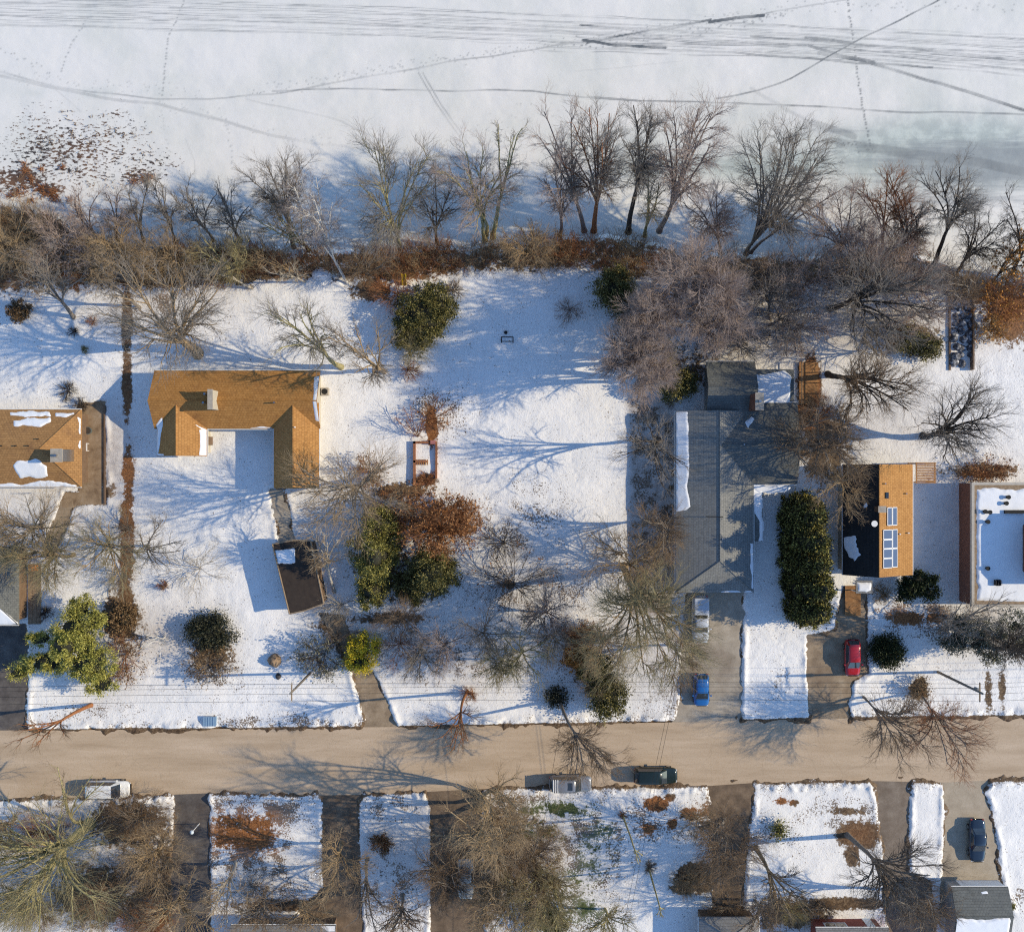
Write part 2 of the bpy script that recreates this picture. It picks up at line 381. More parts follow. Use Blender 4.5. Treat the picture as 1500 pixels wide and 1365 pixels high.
bare = np.zeros(gx.shape); litter = np.full(gx.shape, .22)*inner; thin = np.zeros(gx.shape); rust = np.zeros(gx.shape); green = np.zeros(gx.shape)
def blob(a, cx, cy, rx, ry, amp, pw=2.0):
    m = (abs(gx-cx) < 2.2*rx) & (abs(gy-cy) < 2.2*ry)
    d = np.hypot((gx[m]-cx)/rx, (gy[m]-cy)/ry)
    a[m] = np.maximum(a[m], amp*np.exp(-.7*d**pw))
def slab(a, x0, x1, y0, y1, amp, soft=4.0):
    m = (gx > x0-30) & (gx < x1+30) & (gy > y0-30) & (gy < y1+30)
    d = np.maximum(np.maximum(x0-gx[m], gx[m]-x1), np.maximum(y0-gy[m], gy[m]-y1))
    a[m] = np.maximum(a[m], amp*np.clip(.5-d/(2*soft), 0, 1))
# the wooded bank
bk_lo = np.interp(gx, [-100,0,130,250,350,480,540,600,680,740,860,880,1050,1200,1400,1500,1600], [430,430,426,426,420,407,415,420,398,398,390,408,422,418,430,440,440])
bd = (bk_lo-gy)/S
bare = np.where((shore > -.3) & inner, np.maximum(bare, np.clip(.42+bd*.22, 0, .60)*np.clip(.4+shore*.8, 0, 1)), bare)
bare = np.where(inner & (gy > 700), np.maximum(bare, np.clip((gy-700)/400, 0, 1)*.12), bare); bare = np.where(inner & (gy > 1150), np.maximum(bare, .19), bare); bare = np.where(inner & (shore > 0) & (gy < 560), np.maximum(bare, .10), bare)
bare[~inner] = .25
rust = np.maximum(rust, np.where((shore > 0) & (bd > -1), .25+bankb*1.0, 0))
# dirty rim of the snow along pavements
bare = np.maximum(bare, .62*np.exp(-(np.maximum(sdf, 0)/.30)**2)*(gx > -75)*(gx < 1575))
rd = poly_sdf(gx, gy, ROAD)/S
bare = np.maximum(bare, np.where(inner, np.where(gy > 1120, .64, .84)*np.exp(-(np.maximum(rd-.15, 0)/.36)**2), 0))
litter = np.maximum(litter, np.where(inner, .75*np.exp(-np.maximum(rd, 0)/1.2), 0))
for q in [(187,470,9,60,.9),(187,560,8,60,.9),(188,690,11,50,.75),(187,790,12,90,.85),(184,880,14,40,.9),(190,1205,65,40,.85),(140,1310,70,50,.8),(60,1190,60,12,.4),
 (230,1330,60,50,.8),(60,1230,60,30,.45),(255,1290,30,80,.8),(430,1325,90,10,.9),(1240,1187,36,7,.75),(1258,1222,34,22,1.0),(1248,1252,13,18,.9),(1240,1322,70,10,.9),(1295,1200,6,60,.9),(1298,1290,8,60,.9),
 (1020,1285,34,22,1.1),(1000,1300,20,10,.9),(960,1177,18,11,1.1),(981,1166,9,7,1.0),(1012,1190,20,14,.7),(950,1213,13,11,.8),(985,1205,9,10,.8),(1145,1172,12,6,.8),(1163,1175,9,6,.8),
 (1185,565,16,45,1.1),(1180,610,20,24,1.0),(740,1230,75,80,.72),(700,1310,70,60,.70),(790,1320,60,60,.6),(850,930,34,14,.9),(846,962,22,18,1.0),(870,990,40,30,.55),
 (1205,650,50,70,.75),(1000,460,90,80,.5),(1000,540,90,40,.55),(1120,420,110,30,.55),(1250,400,160,36,.5),(1340,500,50,28,.75),(1440,690,60,12,.85),(1480,460,45,50,.85),(1455,430,60,20,.8),
 (1330,905,45,12,.75),(1370,905,22,8,.8),(1345,1008,15,17,.95),(1447,1012,7,40,.7),(1467,1008,7,38,.7),(1440,870,40,10,.7),(570,905,70,12,.7),(480,915,30,18,.6),(590,720,60,20,.7),
 (650,760,70,40,.7),(560,820,50,80,.7),(630,840,50,50,.7),(633,625,9,30,1.0),(625,703,18,10,.9),(640,655,5,50,.5),(150,720,30,20,.6),(176,905,30,40,.9),(205,920,30,60,.45),(310,960,40,35,.7),
 (460,965,40,26,.5),(590,955,60,30,.4),(745,858,20,10,.7),(900,830,40,30,.35),(1050,1210,45,70,.6),(1160,1335,70,30,.75),(1400,900,100,20,.4),(1240,905,20,25,.8),(1320,770,20,90,.25),
 (60,355,70,60,.85),(30,280,16,8,.9),(20,272,14,6,.8),(40,262,22,9,.9),(54,276,18,8,.8),(100,310,40,14,.5),(1420,395,60,20,.7),(545,425,35,20,.8),(640,425,40,12,.5),(700,392,60,9,.6),(20,1235,40,20,.6),(485,715,14,60,.4),
 (1075,880,9,10,.3),(1260,868,20,8,.6),(1005,720,6,150,.35),(984,700,5,110,.5),(560,1180,40,30,.15)]:
    blob(bare, *q)
slab(rust, 303, 412, 1182, 1252, .7); slab(bare, 306, 410, 1186, 1249, .66, 16); slab(litter, 296, 430, 1165, 1290, .9, 20); slab(bare, 924, 986, 585, 875, .20, 8); slab(thin, 920, 988, 580, 905, .80, 8)
for q in [(172,670,24,70,.65),(700,950,150,45,.45),(240,930,60,40,.5),(170,960,40,50,.5),(1370,790,34,110,.35),(1250,480,150,50,.45),(1100,490,80,40,.45),(100,1260,140,80,.5),(230,1300,60,70,.5),(660,1250,120,90,.5),(560,1250,40,80,.25),(400,1290,60,50,.35),(840,1250,80,80,.3),(1430,920,90,40,.4),(790,850,90,60,.3),(480,760,60,60,.3),(90,780,100,60,.35),(240,440,90,40,.3),(1300,620,120,50,.3),(960,950,60,60,.45)]: blob(thin, *q); slab(litter, 922, 988, 585, 900, .7, 8)
for q in [(360,1215,60,42,1),(1185,580,22,70,1),(960,1177,25,16,1),(1020,1190,25,18,.8),(846,962,30,24,1),(650,770,80,50,.8),(187,700,20,200,.7),(1258,1222,40,30,.5),(633,640,14,60,.8),(1470,460,60,60,.7),(1330,905,60,20,.8),(1145,1172,18,10,1),(985,1205,14,14,1),(40,270,50,20,.8),(950,1213,18,16,.8)]:
    blob(rust, *q)
for q in [(770,760,80,70,.55),(790,880,130,60,.6),(235,455,70,60,.7),(860,1240,70,70,.85),(960,1200,80,50,.6),(840,1335,70,40,.9),(690,1000,120,40,.35),(430,1058,150,14,.7),(1240,1190,60,30,.7),(570,1180,50,30,.65),
 (575,1310,45,60,.75),(420,1185,55,36,.8),(400,1290,70,40,.6),(985,1030,50,26,.55),(640,600,60,40,.65),(960,1020,40,20,.5),(130,1040,100,20,.5),(1350,900,90,40,.8),(1340,1030,80,26,.55),(650,960,140,50,.6),(770,1170,60,14,.8),
 (110,450,140,40,.25),(430,520,90,40,.3),(330,1000,60,40,.45),(500,960,60,40,.5),(1140,1000,20,60,.4),(860,950,140,50,.6),(1230,430,140,50,.55),(1420,600,70,60,.3),(690,720,60,60,.3),(960,700,30,110,.45),(1360,780,30,110,.25),(200,1290,200,80,.6),(1130,1210,70,50,.5),(1200,1270,70,50,.15),(450,1070,400,10,.6),(300,800,120,60,.15),(1440,1170,60,30,.2),(1490,1310,30,30,.6)]:
    blob(litter, *q)
for q in [(830,1186,55,18,.75),(880,1250,50,40,.45),(800,1215,40,20,.7),(830,1330,60,40,.5),(1140,1215,14,14,.7),(1335,500,40,24,.5),(700,1170,40,20,.3)]:
    blob(green, *q)
for q in [(820,1184,50,13,.7),(800,1216,34,14,.6),(868,1252,22,34,.48),(840,1290,30,16,.5),(850,1330,40,20,.55),(885,1215,16,12,.5)]: blob(bare, *q); blob(green, q[0], q[1], q[2]*1.2, q[3]*1.3, .8)
# trodden prints
def prints(a, pts, gap, r, amp, wob=2.5, seed=0):
    rng = np.random.RandomState(seed); k = 0
    for (ax, ay), (bx, by) in zip(pts[:-1], pts[1:]):
        L = math.hypot(bx-ax, by-ay); n = max(1, int(L/gap))
        for i in range(n):
            k += 1; t = (i+.5)/n; nx, ny = -(by-ay)/L, (bx-ax)/L; o = (wob if k % 2 else -wob)*(.6+.6*rng.rand())
            cx, cy = ax+(bx-ax)*t+nx*o, ay+(by-ay)*t+ny*o
            m = np.flatnonzero((abs(gx-cx) < 3*r) & (abs(gy-cy) < 3*r))
            a[m] = np.maximum(a[m], amp*np.exp(-((gx[m]-cx)**2+(gy[m]-cy)**2)/(r*r)))
dent = np.zeros(gx.shape)
for k, (pt, g) in enumerate([([(212,560),(210,690),(207,730),(208,768)], 7), ([(208,768),(226,772),(240,762),(252,738),(264,700),(272,660)], 7), ([(722,440),(708,510),(706,560),(700,620),(690,690),(730,760)], 5), ([(640,560),(632,640)], 6), ([(690,600),(700,650),(712,720),(745,770)], 5), ([(196,690),(198,740)], 6), ([(830,640),(845,700),(850,760)], 7), ([(1128,900),(1150,960),(1155,1040)], 8)]):
    prints(dent, pt, g, 1.9, 1.0, 2.2, k)
z = z-.07*dent; bare = np.maximum(bare, dent*.47)  # prints are dented, and the shade in them is painted with bare-ground colour
kx = 1/S
V = np.stack([(gx-750)*kx, (682.5-gy)*kx, z], 1)
me = npmesh('snowy_ground', V, quads); me.materials.append(snow_ground_mat())
for n_, a in (('bare', bare), ('litter', litter), ('rust', rust), ('green', green), ('thin', thin)): setattr_f(me, n_, a)
land = link(bpy.data.objects.new('snowy_ground', me)); tag(land, 'snowy yards with bare leafy patches', None, None, 'structure')

# the frozen lake
xs = axis(-60, 1560, 1.7, 40000); ys = axis(-50, 400, 1.5, 40000); ys = ys[ys < 520]
gx, gy, quads = grid(xs, ys)
zl = -1.2; kl = (H-zl)/H
track = np.zeros(gx.shape); ice = np.zeros(gx.shape); swept = np.zeros(gx.shape); reed = np.zeros(gx.shape)
inn = np.flatnonzero((gx > -65) & (gx < 1565) & (gy > -60)); ix, iy = gx[inn], gy[inn]
def trk(pts, wd, amp, soft=.8, rough=0.0, seed=0):
    d = line_d(ix+fbm(ix, iy, 40, seed+50, 2)*2.5, iy+fbm(ix, iy, 60, seed+60, 2)*3, pts); v = amp*np.clip((wd-d)/soft+.5, 0, 1)
    if rough: v = v*np.clip(1+rough*2.6*vnoise(ix, iy, 26, seed+70), 0, 1.3)
    track[inn] = np.maximum(track[inn], v)
rng = np.random.RandomState(4)
for k in range(24):
    y0 = -8+k*1.95+rng.randn()*1.0; a = rng.uniform(.12, .42)
    trk([(-60, y0), (500, y0+15+rng.randn()*2), (1000, y0+35+rng.randn()*3), (1560, y0+64+rng.randn()*5)], .7, a, 1.0, 1.0, k)
for k in range(8):
    y0 = 48+k*4+rng.randn()*1.5
    trk([(880-k*15, y0), (1180, y0+10+rng.randn()*2), (1560, y0+42+rng.randn()*4)], .9, rng.uniform(.2, .5), 1.2, 1.0, 40+k)
for pts, wd, amp in [
 ([(-60,96),(0,105),(80,126),(150,137),(230,146),(330,145),(400,138),(480,125),(520,115),(620,98),(700,84),(860,62),(960,48),(1040,30),(1115,22),(1240,0)], 1.2, .34),
 ([(-60,104),(0,112),(80,130),(150,143),(230,152),(330,178),(400,198),(470,212),(560,220),(680,236)], 2.2, .22),
 ([(360,146),(430,162),(500,178),(560,207)], 1.0, .24),([(613,106),(640,155),(684,216)], .9, .42),([(619,106),(646,155),(690,216)], .9, .42),
 ([(400,133),(440,131),(500,130),(620,133),(780,133),(850,142),(930,147),(1050,150),(1150,155),(1250,160),(1350,165),(1500,168),(1560,169)], 1.1, .55),
 ([(1050,144),(1110,133),(1160,115),(1210,85),(1250,65),(1375,0),(1400,-14)], 1.2, .62),
 ([(1185,68),(1250,87),(1300,100),(1400,130),(1500,160),(1560,180)], 2.3, .62),
 ([(1000,72),(1100,80),(1200,88),(1366,100)], 1.6, .55),([(1100,54),(1180,60),(1260,66),(1400,80),(1560,94)], 1.6, .55),
 ([(855,60),(900,66),(975,71)], 2.2, .8),([(860,62),(920,50),(990,38),(1040,29)], 1.6, .7),([(850,38),(900,41),(935,45)], 1.7, .65),([(1040,33),(1080,26),(1118,23)], 2.4, .8),
 ([(1180,56),(1250,62)], 2.3, .75),([(1200,78),(1280,92)], 3.0, .7),([(860,141),(900,144),(935,147)], 1.6, .5),([(1100,130),(1150,160),(1200,185)], 2.5, .15),
 ([(1230,210),(1330,225),(1420,235),(1560,262)], 7, .30),([(1190,180),(1250,200)], 5, .3),([(640,228),(680,231),(740,235)], 2.0, .35),([(1000,240),(1080,236),(1130,250)], 3, .18),
 ([(272,205),(284,235),(285,262)], .8, .25),([(80,132),(105,152),(118,165)], .8, .3),([(840,105),(1000,90)], .6, .12)]:
    trk(pts, wd, amp, 1.0, .5, int(wd*10+amp*100))
def lprints(pts, gap, r, amp, wob=1.5, seed=0):
    g = np.random.RandomState(seed)
    for (ax, ay), (bx, by) in zip(pts[:-1], pts[1:]):
        L = math.hypot(bx-ax, by-ay); n = max(1, int(L/gap))
        for i in range(n):
            t = (i+g.rand())/n; cx, cy = ax+(bx-ax)*t+g.randn()*wob, ay+(by-ay)*t+g.randn()*wob
            m = np.flatnonzero((abs(ix-cx) < 3*r) & (abs(iy-cy) < 3*r)); j = inn[m]
            track[j] = np.maximum(track[j], amp*np.exp(-((ix[m]-cx)**2+(iy[m]-cy)**2)/(r*r)))
for k, (pts, gap, r, amp, wob) in enumerate([
 ([(1240,-10),(1250,60),(1256,110),(1265,165),(1275,215)], 4.2, 1.4, .95, .6), ([(275,-10),(245,60),(238,140)], 5, 1.3, .7, .5), ([(130,24),(105,65),(88,108)], 5.5, 1.3, .6, .6), ([(-10,66),(60,100),(80,110)], 6, 1.2, .5, 2),
 ([(360,140),(480,118),(620,92),(760,72),(1000,38),(1120,18),(1180,8)], 3.2, 1.1, .5, 5), ([(1180,8),(1500,12)], 7, 1.3, .45, 5), ([(0,110),(120,122),(200,126),(300,140)], 5, 1.1, .35, 6), ([(640,212),(700,200),(760,160),(840,170)], 6, 1.1, .3, 8),
 ([(1215,210),(1245,212),(1280,220)], 2.2, 1.5, .8, 4), ([(230,150),(330,176),(420,205),(560,212)], 5, 1.1, .35, 5), ([(330,170),(338,220),(340,250)], 6, 1.2, .5, 1), ([(840,68),(900,58),(960,56)], 4, 1.5, .7, 5), ([(1000,50),(1100,30),(1150,26)], 5, 1.4, .7, 4),([(235,150),(240,190),(250,230)],6,1.1,.3,1)]):
    lprints(pts, gap, r, amp, wob, k)
for q in [(1060,245,190,26,.8),(1400,225,240,60,1.0),(1180,240,120,30,.8),(900,215,200,40,.45),(1250,160,260,40,.35),(560,250,160,30,.35),(700,300,160,20,.3),(1300,330,200,25,.3),(130,135,160,14,.4)]: blob(ice, *q)
for q in [(900,10,700,26,.24),(150,6,300,16,.42),(1000,30,260,16,.42),(1300,55,330,30,.26),(1440,240,170,40,1.1),(1360,290,170,26,.75),(1110,222,110,16,.45),(1480,205,80,20,.5),(1230,190,60,10,.55),(1150,175,70,30,.3),(1380,258,150,26,.6),(1290,215,120,20,.5),(950,85,140,30,.22),(700,235,90,8,.4)]: blob(swept, *q)
for q in [(95,225,110,55,1.0),(150,200,80,40,.8),(60,200,60,50,.8),(30,262,50,22,1.35),(70,278,26,12,1.5),(205,258,40,14,1.2),(170,168,30,8,.8),(215,235,60,22,.8)]: blob(reed, *q)
V = np.stack([(gx-750)/S*kl, (682.5-gy)/S*kl, np.full(gx.shape, zl)+(fbm(gx, gy, 30, 77, 3)*.05 if True else 0)], 1)
me = npmesh('frozen_lake', V, quads); me.materials.append(lake_mat())
for n_, a in (('track', track), ('ice', ice), ('swept', swept), ('reed', reed)): setattr_f(me, n_, a)
lake = link(bpy.data.objects.new('frozen_lake', me)); tag(lake, 'frozen lake under snow with sledge trails', None, None, 'structure')

def sheet(name, poly, z, mat, label, grow=0):
    me = bpy.data.meshes.new(name); me.from_pydata([((x-750)/S, (682.5-y)/S, z) for x, y in poly], [], [tuple(range(len(poly)))])
    if me.polygons[0].normal.z < 0: me.flip_normals()
    me.materials.append(mat); o = link(bpy.data.objects.new(name, me)); return tag(o, label, None, None, 'structure')
def offset(poly, d):
    n = len(poly); out = []
    ar = sum(poly[i][0]*poly[(i+1) % n][1]-poly[(i+1) % n][0]*poly[i][1] for i in range(n)); sg = 1 if ar > 0 else -1
    for i in range(n):
        a, b, c = poly[i-1], poly[i], poly[(i+1) % n]
        n1 = np.array([b[1]-a[1], a[0]-b[0]], float); n2 = np.array([c[1]-b[1], b[0]-c[0]], float)
        n1 /= np.linalg.norm(n1); n2 /= np.linalg.norm(n2); m = n1+n2; m /= max(np.linalg.norm(m), .3); k = sg*d/max(.4, float(m@n1))
        out.append((b[0]+m[0]*k, b[1]+m[1]*k))
    return out
sheet('road', offset(ROAD, 2.5), 0.014, road_mat, 'tan residential road')
for i, (k, (pl, mt)) in enumerate(DRIVES.items()): sheet(k, offset(pl, 6), .001+.004*(i % 2), PM[mt], k.replace('_', ' '))
for i, (k, (pl, mt)) in enumerate(PATHS.items()): sheet(k, offset(pl, 5), .010+.005*i, PM[mt], k.replace('_', ' '))
# ---------------------------------------------------------------- plants
def unit(v): return v/np.maximum(np.linalg.norm(v, axis=-1, keepdims=True), 1e-9)
def tubes(Pn, Rn, sides, rng):
    """Pn (N,n,3) centre lines, Rn (N,n) radii -> vertices, quads"""
    Nn, n, _ = Pn.shape
    T = np.empty_like(Pn); T[:, 1:-1] = Pn[:, 2:]-Pn[:, :-2]; T[:, 0] = Pn[:, 1]-Pn[:, 0]; T[:, -1] = Pn[:, -1]-Pn[:, -2]; T = unit(T)
    ref = unit(rng.randn(Nn, 1, 3)); U = unit(np.cross(T, np.broadcast_to(ref, T.shape))); W = np.cross(T, U)
    a = np.arange(sides)*2*math.pi/sides; c = np.cos(a)[None, None, :, None]; s = np.sin(a)[None, None, :, None]
    V = Pn[:, :, None, :]+Rn[:, :, None, None]*(c*U[:, :, None, :]+s*W[:, :, None, :])
    b = (np.arange(Nn)*n*sides)[:, None, None]+(np.arange(n-1)*sides)[None, :, None]+np.arange(sides)[None, None, :]
    nx = (np.arange(sides)+1) % sides
    b2 = (np.arange(Nn)*n*sides)[:, None, None]+(np.arange(n-1)*sides)[None, :, None]+nx[None, None, :]
    F = np.stack([b, b2, b2+sides, b+sides], -1).reshape(-1, 4)
    return V.reshape(-1, 3), F
class Acc:
    def __init__(s): s.V = []; s.F = []; s.n = 0
    def add(s, V, F): s.V.append(V); s.F.append(F+s.n); s.n += len(V)
    def mesh(s, name): return npmesh(name, np.concatenate(s.V), np.concatenate(s.F))
def sprout(Pp, Rp, k, L, ang, steps, wob, up, r0, rng, tmin=.25, out=None, outw=.3, taper=.25, droop=0.0):
    """k children on each parent line"""
    Nn, n, _ = Pp.shape; idx = np.repeat(np.arange(Nn), k); M = len(idx)
    t = tmin+(1-tmin)*rng.rand(M)**.8; f = t*(n-1); i0 = np.minimum(f.astype(int), n-2); fr = (f-i0)[:, None]
    A = Pp[idx, i0]; B = Pp[idx, i0+1]; st = A*(1-fr)+B*fr; tan = unit(B-A)
    rr = Rp[idx, i0]*(1-fr[:, 0])+Rp[idx, i0+1]*fr[:, 0]
    perp = unit(np.cross(tan, rng.randn(M, 3))); an = R(ang)*(.6+.8*rng.rand(M))[:, None]
    d = np.cos(an)*tan+np.sin(an)*perp; d[:, 2] += up
    if out is not None: d = d+outw*unit(st-out)
    d = unit(d); l = (L*(.55+.75*rng.rand(M))*(1.1-.45*t))[:, None]/steps
    pts = [st]; p = st
    for s in range(steps):
        p = p+d*l; pts.append(p); d = unit(d+wob*rng.randn(M, 3)+np.array([0, 0, up*.25-droop]))
    C = np.stack(pts, 1); r = np.minimum(rr*.75, r0)[:, None]*np.linspace(1, taper, steps+1)[None, :]
    return C, r
def curve(a, b, ctrl, n, wob, rng):
    t = np.linspace(0, 1, n)[:, None]; p = (1-t)**2*a+2*t*(1-t)*ctrl+t*t*b
    w = np.cumsum(rng.randn(n, 3)*wob, 0); w -= w[0]; return p+w*t**.5
def leaves_at(pts, n, size, rng, spread=.08, elong=1.8):
    i = rng.randint(0, len(pts), n); c = pts[i]+rng.randn(n, 3)*spread
    u = unit(rng.randn(n, 3)); v = unit(np.cross(u, rng.randn(n, 3))); s = size*(.6+.8*rng.rand(n))[:, None]
    V = np.stack([c-u*s*elong*.5, c+v*s*.5, c+u*s*elong*.5, c-v*s*.5], 1).reshape(-1, 3)
    return V, (np.arange(n)*4)[:, None]+np.arange(4)[None, :]

SEED = [11]
def tree(label, base, crown, Rp, h, col='grey', bark=None, cat='tree', name='bare_tree', group=None, trunk=None, fork=.3, limbs=7, dens=1.0, gn=.10, stems=1, leaf=None, flat=.34, tw=.0165, low=-.15, droop=0.0, z0=0.0, zc=.68, spread=1.0):
    """base: foot (px on the ground); crown: where the crown's middle shows (px); Rp: its radius in px; h: height in m"""
    SEED[0] += 1; rng = np.random.RandomState(SEED[0]); Rx, Ry = (Rp, Rp) if not isinstance(Rp, tuple) else Rp
    if fork > 0 and Rx > 12: Rx, Ry = Rx*1.16, Ry*1.16; h = h*1.15
    B = P(*base, z0)-np.array([0, 0, .15]); zm = z0+h*zc; C = P(*crown, zm); k = (H-zm)/H/S; E = np.array([Rx*k, Ry*k, h*flat*.95])
    Rm = (E[0]+E[1])/2; tr = trunk or (.08+h*.011)
    T = Acc(); K = Acc()
    paths = []; rads = []; zf = z0+h*fork; tops = []
    for s in range(stems):
        if fork > 0:
            off = rng.randn(3)*np.array([1, 1, 0])*(.0 if stems == 1 else .5*Rm*.4)
            F = B+(C-B)*np.array([1, 1, 0])*(.35+.2*rng.rand())*min(1, fork*2)+off; F[2] = zf
            b0 = B+(rng.randn(3)*np.array([.25, .25, 0]) if stems > 1 else 0)
            tp = curve(b0, F, (b0+F)/2+np.array([0, 0, .1*h*fork])+rng.randn(3)*np.array([1, 1, 0])*gn*1.5, 8, gn*.25, rng)
            r = np.linspace(tr*1.15, tr*.72, 8); r[0] *= 1.35
            V, Q = tubes(tp[None], r[None], 9, rng); T.add(V, Q); tops.append((tp[-1], tp[-1]-tp[-2], r[-1]))
        else: tops.append((B+rng.randn(3)*np.array([.3, .3, 0]), np.array([0, 0, .3]), tr))
    nl = limbs; g0 = rng.rand()*6.28; LP = []; LR = []
    for i in range(nl):
        F, d0, rf = tops[i % len(tops)]
        a = g0+i*2.39996+rng.randn()*.25; u = rng.uniform(low, .95) if i else .95
        rad = math.sqrt(max(0, 1-u*u)); tgt = C+E*np.array([math.cos(a)*rad, math.sin(a)*rad, u])*rng.uniform(.58, .86)*spread
        L = np.linalg.norm(tgt-F); ctrl = F+unit(d0)*L*.32+(tgt-F)*np.array([.22, .22, .38])+rng.randn(3)*gn*L*.25
        LP.append(curve(F, tgt, ctrl, 9, gn*.28, rng)); LR.append(np.linspace(min(rf*.78, tr*.68)*rng.uniform(.75, 1), .045 if h > 5 else .028, 9)*np.array([1.15]+[1]*8))
    LP = np.stack(LP); LR = np.stack(LR); V, Q = tubes(LP, LR, 7, rng); T.add(V, Q)
    q = dens**.34
    n1, n2, n3 = max(3, round(8.5*q)), max(3, round(6*q)), max(2, round(4.2*q))
    P1, R1 = sprout(LP, LR, n1, Rm*.66, 42, 6, .09+gn*.6, .10, .075 if h > 5 else .05, rng, .22, C-np.array([0, 0, h*.2]), .35, .3, droop)
    V, Q = tubes(P1, R1, 5, rng); T.add(V, Q)
    P2, R2 = sprout(P1, R1, n2, Rm*.40, 38, 4, .11+gn*.6, .08, .034 if h > 5 else .026, rng, .15, C, .25, .45, droop)
    V, Q = tubes(P2, R2, 3, rng); K.add(V, Q)
    P3, R3 = sprout(P2, R2, n3, Rm*.25, 36, 3, .14+gn*.5, .06, tw, rng, .1, C, .2, .5, droop*1.5)
    V, Q = tubes(P3, R3, 3, rng); K.add(V, Q)
    root = thing(name, tuple(B), label, cat, group)
    off = B
    def put_local(nm, acc, mt):
        Vv = np.concatenate(acc.V)-off; return put(nm, npmesh(nm, Vv, np.concatenate(acc.F)), mt, root)
    put_local('trunk' if fork > 0 else 'stems', T, BARK[bark or (col if col in BARK else 'grey')])
    put_local('crown' if fork > 0 else 'twigs', K, TWIG[col])
    if leaf:
        lm, cnt, sz = leaf; A = Acc(); V, Q = leaves_at(np.concatenate([P3[:, 1:].reshape(-1, 3), P2[:, 2:].reshape(-1, 3)]), cnt, sz, rng); A.add(V, Q); put_local('leaves', A, LEAF[lm])
    return root
def shrub(label, base, Rp, h, col='brown', limbs=14, dens=.5, name='bare_shrub', cat='shrub', **kw):
    kw.setdefault('crown', base)
    return tree(label, base, kw.pop('crown'), Rp, h, col, cat=cat, name=name, fork=0, limbs=limbs, dens=dens, trunk=kw.pop('trunk', .045), flat=kw.pop('flat', .42), zc=kw.pop('zc', .55), low=kw.pop('low', -.5), **kw)

def evergreen(label, base, blobs, mat, n, size, name='evergreen_shrub', cat='shrub', bark='dark', group=None, clump=.28, nclump=170, elong=2.2, h=None, limbs=10, hang=0.0, shell=.55, core=.5):
    """blobs: (px, py, z, rx, ry, rz) – px as seen, radii in m"""
    SEED[0] += 1; rng = np.random.RandomState(SEED[0]); B = P(*base, 0)-np.array([0, 0, .1])
    root = thing(name, tuple(B), label, cat, group); A = Acc(); tot = sum(b[3]*b[4]+b[4]*b[5]+b[3]*b[5] for b in blobs)
    tips = []; Tc = []
    for (px, py, zz, rx, ry, rz) in blobs:
        c = P(px, py, zz); E = np.array([rx, ry, rz]); share = (rx*ry+ry*rz+rx*rz)/tot; nc = max(8, int(nclump*share)); m = int(n*share)
        d = unit(rng.randn(nc, 3)); cc = c+d*E*(shell+(1-shell)*rng.rand(nc)**.6)[:, None]*rng.uniform(.8, 1.1, nc)[:, None]
        cc[:, 2] = np.maximum(cc[:, 2], .15); tips += list(cc[rng.rand(nc) < .5])
        i = rng.randint(0, nc, m); cs = clump*(.6+.9*rng.rand(nc))
        p = cc[i]+rng.randn(m, 3)*cs[i][:, None]*np.array([1, 1, .75]); p[:, 2] = np.maximum(p[:, 2], .06)
        o = unit((p-c)/E+.9*rng.randn(m, 3)+np.array([0, 0, .25-hang])); v = unit(np.cross(o, rng.randn(m, 3)))
        s = size*(.55+.9*rng.rand(m))[:, None]
        V = np.stack([p-o*s*.15, p+o*s*.5+v*s*.5, p+o*s*elong*.5*1.4, p+o*s*.5-v*s*.5], 1).reshape(-1, 3)
        A.add(V, (np.arange(m)*4)[:, None]+np.arange(4)[None, :])
    for (px, py, zz, rx, ry, rz) in blobs:  # solid cores added inside the foliage to block light and darken the far side
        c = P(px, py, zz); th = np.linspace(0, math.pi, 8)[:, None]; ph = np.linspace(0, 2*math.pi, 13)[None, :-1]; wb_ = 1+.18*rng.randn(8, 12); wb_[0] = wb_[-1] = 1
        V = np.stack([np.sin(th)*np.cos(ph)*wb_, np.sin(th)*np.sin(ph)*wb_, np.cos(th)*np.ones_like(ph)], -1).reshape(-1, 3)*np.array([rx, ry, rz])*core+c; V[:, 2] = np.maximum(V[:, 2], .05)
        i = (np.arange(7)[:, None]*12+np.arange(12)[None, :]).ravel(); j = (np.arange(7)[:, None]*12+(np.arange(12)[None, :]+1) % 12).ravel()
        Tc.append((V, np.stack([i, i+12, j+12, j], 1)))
    T = Acc(); top = max(b[2] for b in blobs); cen = np.mean([P(b[0], b[1], b[2]) for b in blobs], 0)
    tp = curve(B, np.array([cen[0], cen[1], top]), (B+cen)/2, 7, .03, rng); r = np.linspace(.16+.012*top, .04, 7)
    V, Q = tubes(tp[None], r[None], 8, rng); T.add(V, Q)
    tips = np.array(tips); rng.shuffle(tips); tips = tips[:limbs*3]
    if len(tips):
        LP = np.stack([curve(tp[rng.randint(1, 6)], t, (tp[3]+t)/2, 6, .04, rng) for t in tips]); LR = np.tile(np.linspace(.05, .015, 6), (len(tips), 1))
        V, Q = tubes(LP, LR, 4, rng); T.add(V, Q)
    put('trunk', npmesh('trunk', np.concatenate(T.V)-B, np.concatenate(T.F)), BARK[bark], root)
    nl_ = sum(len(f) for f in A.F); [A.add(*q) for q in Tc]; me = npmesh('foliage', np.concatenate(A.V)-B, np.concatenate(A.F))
    me.materials.append(LEAF[mat]); me.materials.append(BARK['inner']); me.polygons.foreach_set('material_index', (np.arange(len(me.polygons)) >= nl_).astype(np.int32))  # BARK['inner'] is the near-black tone of the added light-blocking cores
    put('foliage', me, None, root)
    return root
